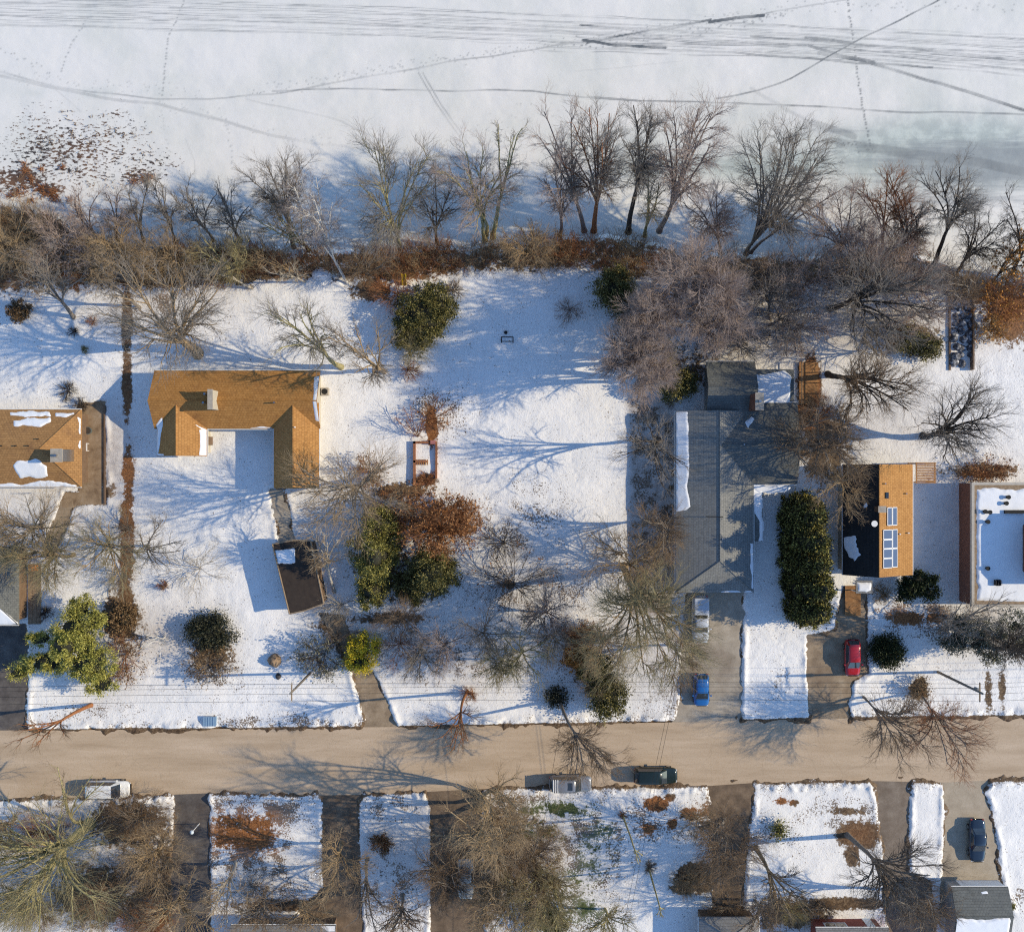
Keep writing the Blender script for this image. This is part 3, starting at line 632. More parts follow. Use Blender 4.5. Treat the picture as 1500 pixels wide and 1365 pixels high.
# ---------------------------------------------------------------- buildings
class House:
    def __init__(s, name, label, cat, px, py):
        s.o = P(px, py, 0); s.root = thing(name, tuple(s.o), label, cat); s.h = []; s.rm = []; s.wall = MB(); s.fas = MB(); s.part = {}
    def b(s, mb, name, mat, parent=None, bevel=0, smooth=False):
        mb.v = [(x-s.o[0], y-s.o[1], z) for x, y, z in mb.v]; return mb.build(name, mat, parent or s.root, smooth, bevel)
    def roof(s, x0, y0, x1, y1, ze, zr, axis, r, mat, hip0=0.0, hip1=0.0, t=.2, inset=.4, wall=True):
        """eave box in px as seen at height ze; r: ridge px as seen at zr; hip0/hip1: inset of the ridge end (m) at the left/road end and right/lake end"""
        a = P(x0, y1, ze); c = P(x1, y0, ze); X0, Y0, X1, Y1 = a[0], a[1], c[0], c[1]
        m = MB(); ru = MB(); s.rm.append((mat, m, ru))
        if axis == 'x':
            q = P(750, r, zr)[1]; A, Bq = (X0+hip0, q, zr), (X1-hip1, q, zr)
            top = [(X0,Y0,ze),(X1,Y0,ze),(X1,Y1,ze),(X0,Y1,ze),A,Bq]; sl = [(0,1,5,4),(2,3,4,5)]; e0, e1 = (3,0,4), (1,2,5); eaves = [(0,1),(2,3)]
            hf = lambda x, y: np.minimum(np.minimum(np.where(y < q, ze+(zr-ze)*(y-Y0)/(q-Y0), ze+(zr-ze)*(Y1-y)/(Y1-q)), ze+(zr-ze)*(x-X0)/hip0 if hip0 else 99), ze+(zr-ze)*(X1-x)/hip1 if hip1 else 99)
        else:
            q = P(r, 682.5, zr)[0]; A, Bq = (q, Y0+hip0, zr), (q, Y1-hip1, zr)
            top = [(X0,Y0,ze),(X1,Y0,ze),(X1,Y1,ze),(X0,Y1,ze),A,Bq]; sl = [(3,0,4,5),(1,2,5,4)]; e0, e1 = (0,1,4), (2,3,5); eaves = [(3,0),(1,2)]
            hf = lambda x, y: np.minimum(np.minimum(np.where(x < q, ze+(zr-ze)*(x-X0)/(q-X0), ze+(zr-ze)*(X1-x)/(X1-q)), ze+(zr-ze)*(y-Y0)/hip0 if hip0 else 99), ze+(zr-ze)*(Y1-y)/hip1 if hip1 else 99)
        s.h.append((X0, Y0, X1, Y1, hf)); low = [(x, y, z-t) for x, y, z in top]; fs = list(sl); fs += [tuple(6+i for i in f[::-1]) for f in sl]
        for e, hp in ((e0, hip0), (e1, hip1)):
            i, j, k = e
            if hp: fs += [(i, j, k), (6+k, 6+j, 6+i), (i, 6+i, 6+j, j)]
            else: fs += [(i, 6+i, 6+k, k), (k, 6+k, 6+j, j)]
        for i, j in eaves: fs.append((i, 6+i, 6+j, j))
        m.add(top+low, fs)
        if wall:
            i = inset; x0, x1, y0, y1 = X0+i, X1-i, Y0+i, Y1-i
            if axis == 'x':
                zz = lambda y: float(hf((X0+X1)/2, y))-t*.5 if True else 0
                prof = [(y0, 0), (y1, 0), (y1, zz(y1)), (q, zr-t*.5), (y0, zz(y0))]
                if hip0 or hip1: s.wall.box(x0, x1, y0, y1, 0, ze-t*.4)
                else: s.wall.add([(x0, y, z) for y, z in prof]+[(x1, y, z) for y, z in prof], [(4,3,2,1,0),(5,6,7,8,9)]+[(k, (k+1) % 5, 5+(k+1) % 5, 5+k) for k in range(5)])
            else:
                zz = lambda x: float(hf(x, (Y0+Y1)/2))-t*.5
                prof = [(x0, 0), (x1, 0), (x1, zz(x1)), (q, zr-t*.5), (x0, zz(x0))]
                if hip0 or hip1: s.wall.box(x0, x1, y0, y1, 0, ze-t*.4)
                else: s.wall.add([(x, y0, z) for x, z in prof]+[(x, y1, z) for x, z in prof], [(0,1,2,3,4),(9,8,7,6,5)]+[(k, 5+k, 5+(k+1) % 5, (k+1) % 5) for k in range(5)])
        up_ = np.array([0, 0, .02]); ru.bar(np.array(A)+up_, np.array(Bq)+up_, .07, 6)
        for e, hp in ((e0, hip0), (e1, hip1)):
            if hp:
                for q_ in e[:2]: ru.bar(np.array(top[q_])+up_, np.array(top[e[2]])+up_, .06, 6)
        for i, j in eaves:      # gutters just outside the eaves
            a, b_ = np.array(top[i]), np.array(top[j]); d = unit((b_-a)[None])[0]; n = np.array([d[1], -d[0], 0])
            s.fas.bar(a+n*.06-np.array([0, 0, .12]), b_+n*.06-np.array([0, 0, .12]), .055)
        return hf
    def finish(s, wallmat, trim=None):
        for mt, m, ru in s.rm:
            s.part['roof'] = s.b(m, 'roof', mt); s.b(ru, 'ridge_cap', mt, s.part['roof'])
        if s.wall.v: s.part['wall'] = s.b(s.wall, 'wall', wallmat)
        if s.fas.v: s.b(s.fas, 'gutter', trim or WHITE)
    def z(s, x, y):
        zz = np.full(np.shape(x), -9.0)
        for X0, Y0, X1, Y1, f in s.h:
            v = f(x, y); ins = (x >= X0) & (x <= X1) & (y >= Y0) & (y <= Y1); zz = np.where(ins, np.maximum(zz, v), zz)
        return zz
    def snow(s, poly, zg, thick=.10, zf=None, seed=0, rough=.35):
        pw = [tuple(P(x, y, zg)[:2]) for x, y in poly]; xs = np.arange(min(p[0] for p in pw)-.2, max(p[0] for p in pw)+.3, .11); ys = np.arange(min(p[1] for p in pw)-.2, max(p[1] for p in pw)+.3, .11)
        X, Y, Q = grid(xs, ys); d = -poly_sdf(X, Y, pw)+fbm(X, Y, 1.1, 40+seed, 3)*rough
        zb = s.z(X, Y) if zf is None else np.full(X.shape, zf)
        up = np.clip(d*.6, -.03, thick)+fbm(X, Y, .7, 60+seed, 2)*.02*(d > .15)
        keep = (d[Q] > -.12).all(1) & (zb[Q] > -1).all(1); Q = Q[keep]
        if not len(Q): return
        u, inv = np.unique(Q, return_inverse=True); V = np.stack([X[u]-s.o[0], Y[u]-s.o[1], zb[u]+up[u]], 1)
        return put('snow_patch', npmesh('snow_patch', V, inv.reshape(-1, 4)), SNOW, s.root)
    def chimney(s, x0, y0, x1, y1, z0, z1, mat=BRICK, pot=True):
        a, c = P(x0, y1, z1), P(x1, y0, z1); m = MB(); m.box(a[0], c[0], a[1], c[1], z0, z1); ch = s.b(m, 'chimney', mat)
        m = MB(); m.box(a[0]-.06, c[0]+.06, a[1]-.06, c[1]+.06, z1, z1+.1); s.b(m, 'cap', CONC, ch)
        if pot:
            m = MB(); m.cyl(((a[0]+c[0])/2, (a[1]+c[1])/2), .16, .14, z1+.1, z1+.42); s.b(m, 'flue', STEEL, ch)
    def vent(s, px, py, zg, h=.4, r=.1, mat=None, name='roof_vent'):
        p = P(px, py, zg); zz = float(s.z(np.array([p[0]]), np.array([p[1]]))[0]); m = MB(); m.cyl(p, r, r*.9, zz-.05, zz+h, 10); s.b(m, name, mat or STEEL, smooth=False)
    def window(s, c, w, h, face, name='window'):
        """c: world centre on the wall face; face: outward axis, e.g. '+y'"""
        d = .05; fr = MB(); pn = MB(); x, y, z = c
        if face[1] == 'y':
            sg = 1 if face[0] == '+' else -1; y0, y1 = sorted((y, y+sg*d)); yo = sorted((y+sg*.002, y+sg*.03))
            for dx in (-w/2, w/2): fr.box(x+dx-.05, x+dx+.05, y0, y1, z-h/2-.05, z+h/2+.05)
            for dz in (-h/2, h/2): fr.box(x-w/2+.05, x+w/2-.05, y0, y1, z+dz-.05, z+dz+.05)
            fr.box(x-.025, x+.025, y0, y1, z-h/2+.05, z+h/2-.05); pn.box(x-w/2+.04, x+w/2-.04, yo[0], yo[1], z-h/2+.04, z+h/2-.04)
        else:
            sg = 1 if face[0] == '+' else -1; x0, x1 = sorted((x, x+sg*d)); xo = sorted((x+sg*.002, x+sg*.03))
            for dy in (-w/2, w/2): fr.box(x0, x1, y+dy-.05, y+dy+.05, z-h/2-.05, z+h/2+.05)
            for dz in (-h/2, h/2): fr.box(x0, x1, y-w/2+.05, y+w/2-.05, z+dz-.05, z+dz+.05)
            fr.box(x0, x1, y-.025, y+.025, z-h/2+.05, z+h/2-.05); pn.box(xo[0], xo[1], y-w/2+.04, y+w/2-.04, z-h/2+.04, z+h/2-.04)
        f = s.b(fr, name, WHITE); s.b(pn, 'pane', GLASS, f)

OR_X = shingles('shingles_orange', (.42,.205,.062), (.33,.155,.046), (.49,.26,.09), (.20,.09,.035))
TAN_X = shingles('shingles_tan', (.38,.205,.082), (.30,.16,.065), (.44,.25,.105), (.17,.09,.05))
GREY_Y = shingles('shingles_grey', (.24,.24,.225), (.19,.192,.185), (.29,.285,.26), (.15,.145,.125), 'y')
DGREY = shingles('shingles_dark_grey', (.16,.165,.155), (.125,.13,.125), (.20,.20,.18), (.09,.09,.08))
LGREY = shingles('shingles_light_grey', (.23,.23,.23), (.19,.19,.19), (.27,.265,.26), (.13,.12,.11))
OR_Y = shingles('shingles_ochre', (.43,.22,.075), (.35,.17,.055), (.50,.27,.10), (.24,.115,.045), 'y')
CREAM = M2('cream_siding', (.42,.38,.31), (.5,.46,.38), 2); SAGEW = M2('grey_siding', (.22,.22,.21), (.3,.3,.29), 2); BROWNW = M2('brown_siding', (.13,.085,.055), (.2,.13,.085), 2)
TAR = M2('tar_roof', (.03,.022,.018), (.055,.04,.03), 1.5)

# the house at the left edge
h = House('snow_patched_house', 'tan hip-roofed house at the left edge with melting snow patches and a metal-capped chimney', 'house', 20, 655)
h.roof(-140, 600, 119, 713, 2.7, 4.7, 'x', 657, TAN_X, 0, P(119,657,2.7)[0]-P(58,657,4.7)[0])
h.chimney(75, 658, 91, 676, 2.5, 5.9, STEEL)
for k, pl in enumerate([[(14,604),(72,604),(74,609),(16,608)],[(18,616),(40,611),(72,612),(74,618),(60,626),(22,624)],[(80,604),(108,606),(98,611),(82,610)],[(24,682),(30,675),(60,674),(70,684),(70,698),(52,699),(28,700)],[(-30,709),(30,708),(60,703),(96,706),(112,711),(110,714),(-30,716)],[(114,612),(118,614),(118,650),(116,656)]]):
    h.snow(pl, 3.4 if k in (1, 3) else 2.9, seed=k)
for p in ((3,653),(24,653),(42,653),(54,643)): h.vent(*p, 4.5, .3, .08, BLACK)
h.finish(BROWNW)
h.window(P(60,722,1.4), 1.6, 1.1, '-y')
# the U-shaped house
h = House('u_shaped_house', 'U-shaped house with a sunlit orange shingle roof around a snowy forecourt', 'house', 345, 600)
h.roof(226, 543, 469, 628, 2.7, 4.7, 'x', 587, OR_X)
h.roof(230, 590, 303, 668, 2.72, 4.35, 'y', 258, OR_Y)
h.roof(401, 590, 467, 715, 2.71, 4.35, 'y', 429, OR_Y)
h.chimney(305, 571, 311, 599, 3.0, 6.2, CREAM, False)
for p in ((300,577),(299,590)): h.vent(*p, 5, .9, .14, STEEL, 'flue')
h.vent(403, 590, 4.7, .7, .09, STEEL); h.vent(433, 626, 4.0, .4, .07, WHITE)
for k, (pl, zg) in enumerate([([(230,622),(241,610),(236,640),(231,667),(228,668)], 2.9), ([(283,619),(297,626),(305,630),(396,625),(402,628),(300,633)], 2.9), ([(293,630),(304,629),(304,667),(294,667)], 2.9), ([(461,553),(469,550),(469,618),(462,616)], 3.3), ([(230,664),(242,666),(240,669),(229,669)], 2.8)]):
    h.snow(pl, zg, .07, seed=10+k, rough=.15)
h.finish(CREAM)
for x in (330, 372): h.window((P(x,630,1.4)[0], P(x,628,2.7)[1]+.4, 1.4), 1.5, 1.2, '-y')
h.window((P(433,715,1.4)[0], P(433,715,2.7)[1]+.4, 1.4), 1.8, 1.2, '-y'); h.window((P(267,668,1.4)[0], P(267,668,2.7)[1]+.4, 1.4), 1.6, 1.2, '-y')
h.window((P(401,660,2.7)[0]+.4, P(401,660,1.4)[1], 1.4), 1.5, 1.2, '-x')
m = MB(); p = P(305,668,0); m.box(p[0]+.45-.0, p[0]+.55, P(0,652,0)[1], P(0,640,0)[1], .1, 2.1); h.b(m, 'door', BROWNW)
# carport
h = House('carport', 'flat dark-roofed carport with a snow patch at the end of the garden walk', 'carport', 445, 845)
pl = [(399,797),(431,791),(455,792),(474,884),(447,894),(424,899)]; pw = [tuple(P(x, y, 2.7)[:2]) for x, y in pl][::-1]
m = MB(); m.prism(pw, 2.5, 2.7); h.b(m, 'roof', TAR)
m = MB()
for i in range(len(pw)):
    a, c = np.array([*pw[i], 2.7]), np.array([*pw[(i+1) % len(pw)], 2.7]); m.bar(a, c, .09, 5)
h.b(m, 'roof_edge', WOOD)
for i in (0, 1, 3, 5):
    c = np.mean(pw, 0); q = np.array(pw[i])+(c-np.array(pw[i]))*.08; m = MB(); m.box(q[0]-.08, q[0]+.08, q[1]-.08, q[1]+.08, 0, 2.5); h.b(m, 'post', WOOD)
m = MB(); ins = [tuple(np.array(q)+(np.mean(pw, 0)-np.array(q))*.05) for q in pw]
for a, c in ((0, 1), (1, 2), (2, 3)):
    a_, c_ = np.array(ins[a]), np.array(ins[c]); d = c_-a_; n = np.array([-d[1], d[0]])/np.linalg.norm(d)*.06
    m.prism([tuple(a_-n), tuple(c_-n), tuple(c_+n), tuple(a_+n)], 0, 2.5)
h.b(m, 'wall', BROWNW)
h.snow([(404,807),(431,804),(432,824),(422,825),(407,825)], 2.8, .12, 2.72, 31, .12)
# house with grey roofs
h = House('grey_roofed_house', 'large house with several grey shingle roofs and snow along its edges', 'house', 1065, 700)
h.roof(990, 602, 1104, 868, 3.0, 4.5, 'y', 1055, GREY_Y, hip0=3.6)
h.roof(1054, 590, 1168, 709, 3.02, 4.46, 'x', 652, DGREY)
h.roof(1034, 530, 1106, 626, 3.01, 4.4, 'x', 566, DGREY)
m = MB(); a, c = P(1093, 606, 2.9), P(1163, 541, 2.9); m.box(a[0], c[0], a[1], c[1], 2.65, 2.9); h.b(m, 'flat_roof', DGREY)
m = MB(); m.box(a[0]+.3, c[0]-.3, a[1]+.3, c[1]-.3, 0, 2.65); h.b(m, 'annex_wall', SAGEW)
m = MB(); a, c = P(1102, 793, 2.75), P(1117, 709, 2.75); m.box(a[0], c[0], a[1], c[1], 2.55, 2.75); h.b(m, 'porch_roof', DGREY)
m = MB(); m.box(a[0], c[0]-.2, a[1]+.2, c[1]-.2, 0, 2.55); h.b(m, 'porch_wall', SAGEW)
h.chimney(1107, 576, 1118, 600, 2.5, 6.6, BRICK)
for k, (pl, zg, zf) in enumerate([([(989,604),(1006,604),(1008,640),(1008,690),(1005,712),(1010,742),(1003,747),(990,749)], 3.1, None), ([(1094,546),(1112,549),(1150,542),(1158,552),(1157,600),(1100,604),(1096,580)], 3.0, 2.9), ([(1093,618),(1104,610),(1107,613),(1097,628)], 4.4, None),
     ([(1100,697),(1106,704),(1116,710),(1152,712),(1157,715),(1150,721),(1118,722),(1114,726),(1104,716)], 2.9, 2.75), ([(1103,716),(1117,722),(1118,792),(1112,792),(1114,765),(1104,748)], 2.8, 2.75), ([(1099,796),(1104,796),(1105,862),(1101,862)], 3.1, None), ([(1056,866),(1090,865),(1103,866),(1103,868),(1056,869)], 3.05, None)]):
    h.snow(pl, zg, .10, zf, 20+k, .2)
for p, zg in (((1091,651),5.0),((1146,652),5.0),((1060,790),5.2)): h.vent(*p, zg, .35, .09)
m = MB(); p = P(1047, 757, 5.0); zz = float(h.z(np.array([p[0]]), np.array([p[1]]))[0]); m.bar((p[0]-.9, p[1], zz+.25), (p[0]+.9, p[1], zz+.75), .045); h.b(m, 'vent_pipe', BLACK)
h.finish(SAGEW)
for py in (650, 720, 780): h.window((P(990,py,3)[0]+.4, P(990,py,1.4)[1], 1.4), 1.5, 1.2, '-x')
m = MB(); y = P(1047,868,3)[1]+.4; x0, x1 = P(1012,868,1)[0], P(1080,868,1)[0]; m.box(x0, x1, y-.04, y+.02, .05, 2.2); h.b(m, 'garage_door', WHITE)
# solar house
h = House('solar_house', 'ochre-roofed house carrying solar panels on its sunny slope', 'house', 1290, 770)
hf = h.roof(1235, 680, 1337, 842, 3.0, 5.5, 'y', 1288, OR_Y)
PANEL = paint('solar_cells', (.055,.065,.12), .12, .9)
def panel(x0, y0, x1, y1):
    zg = 4.9; a, c = P(x0, y1, zg), P(x1, y0, zg); z0, z1 = float(hf(a[0], a[1]))+.10, float(hf(c[0], c[1]))+.10; m = MB(); f = MB(); n = MB()
    m.add([(a[0],a[1],z0),(c[0],a[1],z1),(c[0],c[1],z1),(a[0],c[1],z0),(a[0],a[1],z0-.05),(c[0],a[1],z1-.05),(c[0],c[1],z1-.05),(a[0],c[1],z0-.05)], [(0,1,2,3),(7,6,5,4),(0,4,5,1),(1,5,6,2),(2,6,7,3),(3,7,4,0)])
    p = h.b(m, 'solar_panel', PANEL)
    for q, r_ in (((a[0],a[1],z0),(c[0],a[1],z1)),((c[0],a[1],z1),(c[0],c[1],z1)),((c[0],c[1],z1),(a[0],c[1],z0)),((a[0],c[1],z0),(a[0],a[1],z0))): f.bar(q, r_, .05, 5)
    h.b(f, 'frame', WHITE, p)
m = MB(); X0, Y0, X1, Y1, _f = h.h[0]; xq = P(1288,0,5.5)[0]; q = [(X0-.02,Y0,3.0),(xq,Y0,5.5),(xq,Y1,5.5),(X0-.02,Y1,3.0)]  # sheet over the left slope: its shade painted in as near-black shingles
m.add([(x,y,z+.03) for x,y,z in q]+[(x,y,z+.005) for x,y,z in q], [(0,1,2,3),(7,6,5,4),(0,4,5,1),(1,5,6,2),(2,6,7,3),(3,7,4,0)]); h.b(m, 'painted_slope_shade', shingles('shingles_painted_shade', (.035,.034,.034), (.025,.025,.026), (.05,.047,.044), (.02,.019,.018), 'y'))
for y0, y1 in ((776,789.5),(790.5,803),(804,817),(818,831.5)): panel(1292, y0, 1307.6, y1)
for y0, y1 in ((776,803),(804,831)): panel(1308.8, y0, 1317.5, y1)
for x0, x1 in ((1299.5,1307.6),(1308.8,1316.8)): panel(x0, 743.5, x1, 769.5)
m = MB(); a, c = P(1296.5,730,5), P(1301,721,5); zz = float(hf(a[0], a[1])); m.box(a[0], c[0], a[1], c[1], zz-.2, zz+.12); h.b(m, 'skylight', GLASS)
for p in ((1290,708),(1329,723),(1333,781),(1317,782)): h.vent(*p, 4, .35, .08, WHITE if p[1] > 780 else STEEL)
h.chimney(1287, 742, 1297, 750, 4, 6.4, BROWNW, False)
m = MB(); p = P(1281,767,5.6); m.cyl(p, .08, .34, 5.5, 5.62, 14); h.b(m, 'dish', WHITE)
m = MB(); a, c = P(1254, 869, 2.4), P(1278, 850, 2.4); m.box(a[0], c[0], a[1], c[1], 2.25, 2.4); h.b(m, 'porch_roof', LGREY)
for q in ((a[0]+.1, a[1]+.1), (c[0]-.2, a[1]+.1)): m = MB(); m.box(q[0], q[0]+.1, q[1], q[1]+.1, 0, 2.25); h.b(m, 'post', WHITE)
h.snow([(1256,853),(1277,853),(1277,866),(1270,868),(1256,867)], 2.45, .1, 2.4, 41, .25)
h.snow([(1240,790),(1252,786),(1255,798),(1262,812),(1252,824),(1246,812)], 4.0, .08, None, 42, .6); h.snow([(1262,736),(1270,732),(1272,742),(1264,748)], 4.4, .06, None, 43, .5)
h.finish(CREAM)
h.window((P(1310,842,3)[0], P(1310,842,3)[1]+.4, 1.5), 1.6, 1.2, '-y')
# flat-roofed house at the right edge
h = House('flat_roofed_house', 'flat-roofed brick house at the right edge under a sheet of snow', 'house', 1520, 800)
a, c = P(1425, 886, 3.4), P(1640, 709, 3.4); m = MB(); m.box(a[0], c[0], a[1], c[1], 0, 3.2); h.b(m, 'wall', BRICK)
m = MB(); m.box(a[0]-.15, c[0]+.15, a[1]-.15, c[1]+.15, 3.2, 3.4); h.b(m, 'roof', WOOD)
m = MB()
for q in ((a[0]-.22, c[0]+.22, c[1]-.1, c[1]+.2), (a[0]-.22, c[0]+.22, a[1]-.2, a[1]+.1), (a[0]-.22, a[0]+.08, a[1]+.1, c[1]-.1)): m.box(*q, 3.2, 3.62)
h.b(m, 'coping', M2('pale_coping', (.40,.36,.30), (.52,.47,.40), 3))
h.snow([(1430,716),(1640,716),(1640,880),(1430,880)], 3.4, .14, 3.4, 51, .35)
up = [tuple(P(x, y, 3.4)[:2]) for x, y in [(1497,770),(1510,752),(1640,752),(1640,852),(1512,852),(1497,836)]][::-1]
m = MB(); m.prism(up, 3.3, 5.9); h.b(m, 'upper_storey', BRICK); m = MB(); m.prism([tuple(np.array(q)+(np.array(q)-np.mean(up, 0))*.03) for q in up], 5.9, 6.1); h.b(m, 'upper_roof', DGREY)
for p in ((1445,764),(1445,832),(1475,728),(1472,737),(1448,750),(1441,749)): m = MB(); q = P(*p, 3.5); m.cyl(q, .18, .15, 3.38, 3.85, 10); m.cyl(q, .24, .24, 3.85, 3.93, 10); h.b(m, 'roof_vent', BLACK)
m = MB(); q0, q1 = P(1457,857,3.6), P(1464,849,3.6)
for x in (q0[0], (q0[0]+q1[0])/2, q1[0]): m.box(x-.05, x+.05, q0[1], q1[1], 3.45, 3.95)
for y in (q0[1], q1[1]): m.box(q0[0]+.05, q1[0]-.05, y-.04, y+.04, 3.8, 3.92)
h.b(m, 'roof_rack', BLACK)
m = MB(); q0, q1 = P(1471,752,3.6), P(1500,747,3.6); m.box(q0[0], q1[0], q0[1], q1[1], 3.42, 3.8); h.b(m, 'roof_duct', BLACK)
# house corner at the left edge by the driveway
h = House('snowy_corner_house', 'house reaching in from the left edge, only the snow-covered roof corner showing', 'house', -30, 870)
h.roof(-160, 800, 27, 915, 2.8, 4.4, 'x', 862, DGREY, 0, 3.4)
h.snow([(-60,880),(-4,887),(8,893),(27,914),(-60,915)], 3.0, .12, None, 61, .2); h.finish(BROWNW)
# houses across the road
h = House('grey_eaved_house', 'house at the bottom edge beside the narrow driveway, only its grey eave showing', 'house', 415, 1400)
h.roof(338, 1355, 492, 1470, 2.8, 4.6, 'x', 1412, LGREY); h.snow([(470,1353),(492,1354),(492,1362),(480,1362)], 2.9, .08, None, 62); h.finish(BROWNW)
h = House('grey_porch_house', 'house at the bottom edge with a light grey hipped porch roof', 'house', 1068, 1400)
h.roof(1024, 1343, 1112, 1460, 2.9, 4.2, 'y', 1070, LGREY, 0, 1.6); h.finish(BROWNW)
h = House('brick_house', 'red brick house at the bottom edge with a grey roof and white window', 'house', 1245, 1400)
h.roof(1195, 1359, 1302, 1480, 3.2, 5.0, 'x', 1420, LGREY); h.finish(M2('red_brick', (.22,.055,.04), (.32,.10,.07), 5))
yw = P(1245,1359,3.2)[1]-.4
h.window((P(1224,1350,1.7)[0], yw, 1.7), 2.4, 1.1, '+y'); m = MB(); q = P(1272,1350,1)[0]; m.box(q-.45, q+.45, yw, yw+.05, .1, 2.15); h.b(m, 'door', WHITE)
h = House('dark_garage', 'garage with a dark grey roof half under snow at the lower right', 'garage', 1435, 1345)
h.roof(1394, 1299, 1477, 1396, 2.7, 3.9, 'x', 1343, DGREY); h.snow([(1392,1347),(1400,1342),(1430,1343),(1476,1341),(1478,1400),(1392,1400)], 3.3, .14, None, 64, .25)
h.snow([(1437,1306),(1446,1305),(1447,1308),(1438,1309)], 2.9, .05, None, 65, .1); h.finish(SAGEW)
y = P(1435,1299,2.7)[1]-.4; m = MB(); m.box(P(1405,0,1)[0], P(1468,0,1)[0], y-.02, y+.04, .05, 2.2); h.b(m, 'garage_door', WHITE)

# ---------------------------------------------------------------- vehicles
def car(name, label, cat, px, py, heading, L, W, Ht, col, kind, group=None):
    o = P(px, py, Ht*.6); root = thing(name, (o[0], o[1], .02), label, cat, group, R(heading)); w = W/2; zb = .28
    hood = dict(van=.80, suv=.88, sedan=.82, hatch=.84, pickup=.98)[kind]; belt = dict(van=.98, suv=1.0, sedan=.86, hatch=.88, pickup=1.05)[kind]
    hl = dict(van=.20, suv=.26, sedan=.28, hatch=.24, pickup=.26)[kind]; tl = dict(van=.0, suv=.0, sedan=.17, hatch=.0, pickup=.40)[kind]
    U = [0,.012,.04,.10,.2,.32,.45,.58,.70,.80,.88,.94,.98,1.0]; WF = [.60,.76,.89,.965,1,1,1,1,1,.985,.95,.87,.74,.56]
    V = []; F = []; n = len(U)
    for u, f in zip(U, WF):
        x = -L/2+u*L
        if u > 1-hl: zt = hood+(belt-hood)*max(0, (1-hl+.05-u)/.05)-.10*((u-(1-hl))/hl)**2*(1.3 if u > .95 else 1)
        else: zt = belt
        if u < .02: zt -= .22
        if u > .985: zt -= .16
        b0 = zb+(.12 if u < .02 or u > .97 else 0); ww = w*f
        ring = [(0,b0),(ww*.8,b0),(ww*.97,b0+.10),(ww,b0+.30),(ww*.985,zt-.16),(ww*.92,zt-.035),(ww*.5,zt+.015),(0,zt+.03)]
        ring = [(-y, z) for y, z in ring[1:-1]][::-1]+ring if False else ring+[(-y, z) for y, z in ring[1:-1]][::-1]
        V += [(x, y, z) for y, z in ring]
    k = 14
    for i in range(n-1):
        for j in range(k): F.append((i*k+j, i*k+(j+1) % k, (i+1)*k+(j+1) % k, (i+1)*k+j))
    F += [tuple(range(k))[::-1], tuple((n-1)*k+j for j in range(k))]
    b = MB(); b.add(V, F)
    # cabin
    xr0 = -L/2+tl*L+.05; xf0 = L/2-hl*L+.05; rk = dict(van=.28, suv=.25, sedan=.62, hatch=.42, pickup=.22)[kind]; fk = dict(van=.85, suv=.72, sedan=.85, hatch=.8, pickup=.62)[kind]
    wb, wt = w*.93, w*.74; zr = Ht
    xs_ = [xr0, xr0+rk, xr0+rk+.3, (xr0+xf0)/2-.1, xf0-fk-.3, xf0-fk, xf0]; zs = [belt-.02, zr-.07, zr-.01, zr, zr-.01, zr-.07, belt-.02]; V = []; F = []
    for i, (x, z) in enumerate(zip(xs_, zs)):
        ends = i in (0, 6); t = (wb*.86 if ends else (wt*.93 if i in (1, 5) else wt)); wq = wb*.86 if ends else wb
        ring = [(wq, belt-.03), (t, z-.03 if ends else z-.08), (t*.78, z+.0), (0, z+.03), (-t*.78, z), (-t, z-.03 if ends else z-.08), (-wq, belt-.03)]
        V += [(x, y, zz) for y, zz in ring]
    for i in range(6):
        for j in range(6): F.append((i*7+j, i*7+j+1, (i+1)*7+j+1, (i+1)*7+j))
    b.add(V, F); b.build('body', col, root, True)
    def quad(name, p, d):
        p = [np.array(q, float) for q in p]; nn = np.cross(p[1]-p[0], p[2]-p[0]); nn /= np.linalg.norm(nn); nn *= np.sign(nn@np.array(d)); m = MB()
        q = [a+nn*.035 for a in p]; r_ = [a-nn*.01 for a in p]; m.add(q+r_, [(0,1,2,3),(7,6,5,4),(0,4,5,1),(1,5,6,2),(2,6,7,3),(3,7,4,0)]); return m.build(name, GLASS, root)
    def on(x0, z0, x1, z1, t): return x0+(x1-x0)*t, z0+(z1-z0)*t
    xa, za = on(xf0, belt, xf0-fk, zr-.06, .06); xb, zb2 = on(xf0, belt, xf0-fk, zr-.06, .97)
    quad('windshield', [(xa, -wb*.80, za), (xa, wb*.80, za), (xb, wt*.84, zb2), (xb, -wt*.84, zb2)], (1, 0, .5))
    xa, za = on(xr0, belt, xr0+rk, zr-.06, .12); xb, zb2 = on(xr0, belt, xr0+rk, zr-.06, .94)
    quad('rear_window', [(xa, -wb*.78, za), (xa, wb*.78, za), (xb, wt*.80, zb2), (xb, -wt*.80, zb2)], (-1, 0, .5))
    for s in (-1, 1):
        z0, z1 = belt+.05, zr-.12; tt = lambda z: wb+(wt-wb)*(z-belt)/(zr-.06-belt)
        quad('side_window', [(xr0+rk*.55+.18, s*tt(z0), z0), (xf0-fk*.45-.12, s*tt(z0), z0), (xf0-fk-.08, s*tt(z1), z1), (xr0+rk+.12, s*tt(z1), z1)], (0, s, .3))
        m = MB(); m.box(L/2-.22, L/2-.05, s*w*.62-.14, s*w*.62+.14, hood-.28, hood-.14); m.build('headlight', WHITE, root, bevel=.02)
        m = MB(); m.box(-L/2-.005, -L/2+.10, s*w*.72-.10, s*w*.72+.10, belt-.42, belt-.16); m.build('taillight', paint('tail_red', (.35,.01,.01), .2), root, bevel=.02)
        m = MB(); m.box(xf0-fk*.5-.10, xf0-fk*.5+.06, s*(w+.10)-.10, s*(w+.10)+.10, belt+.0, belt+.16); m.build('mirror', col, root, bevel=.03)
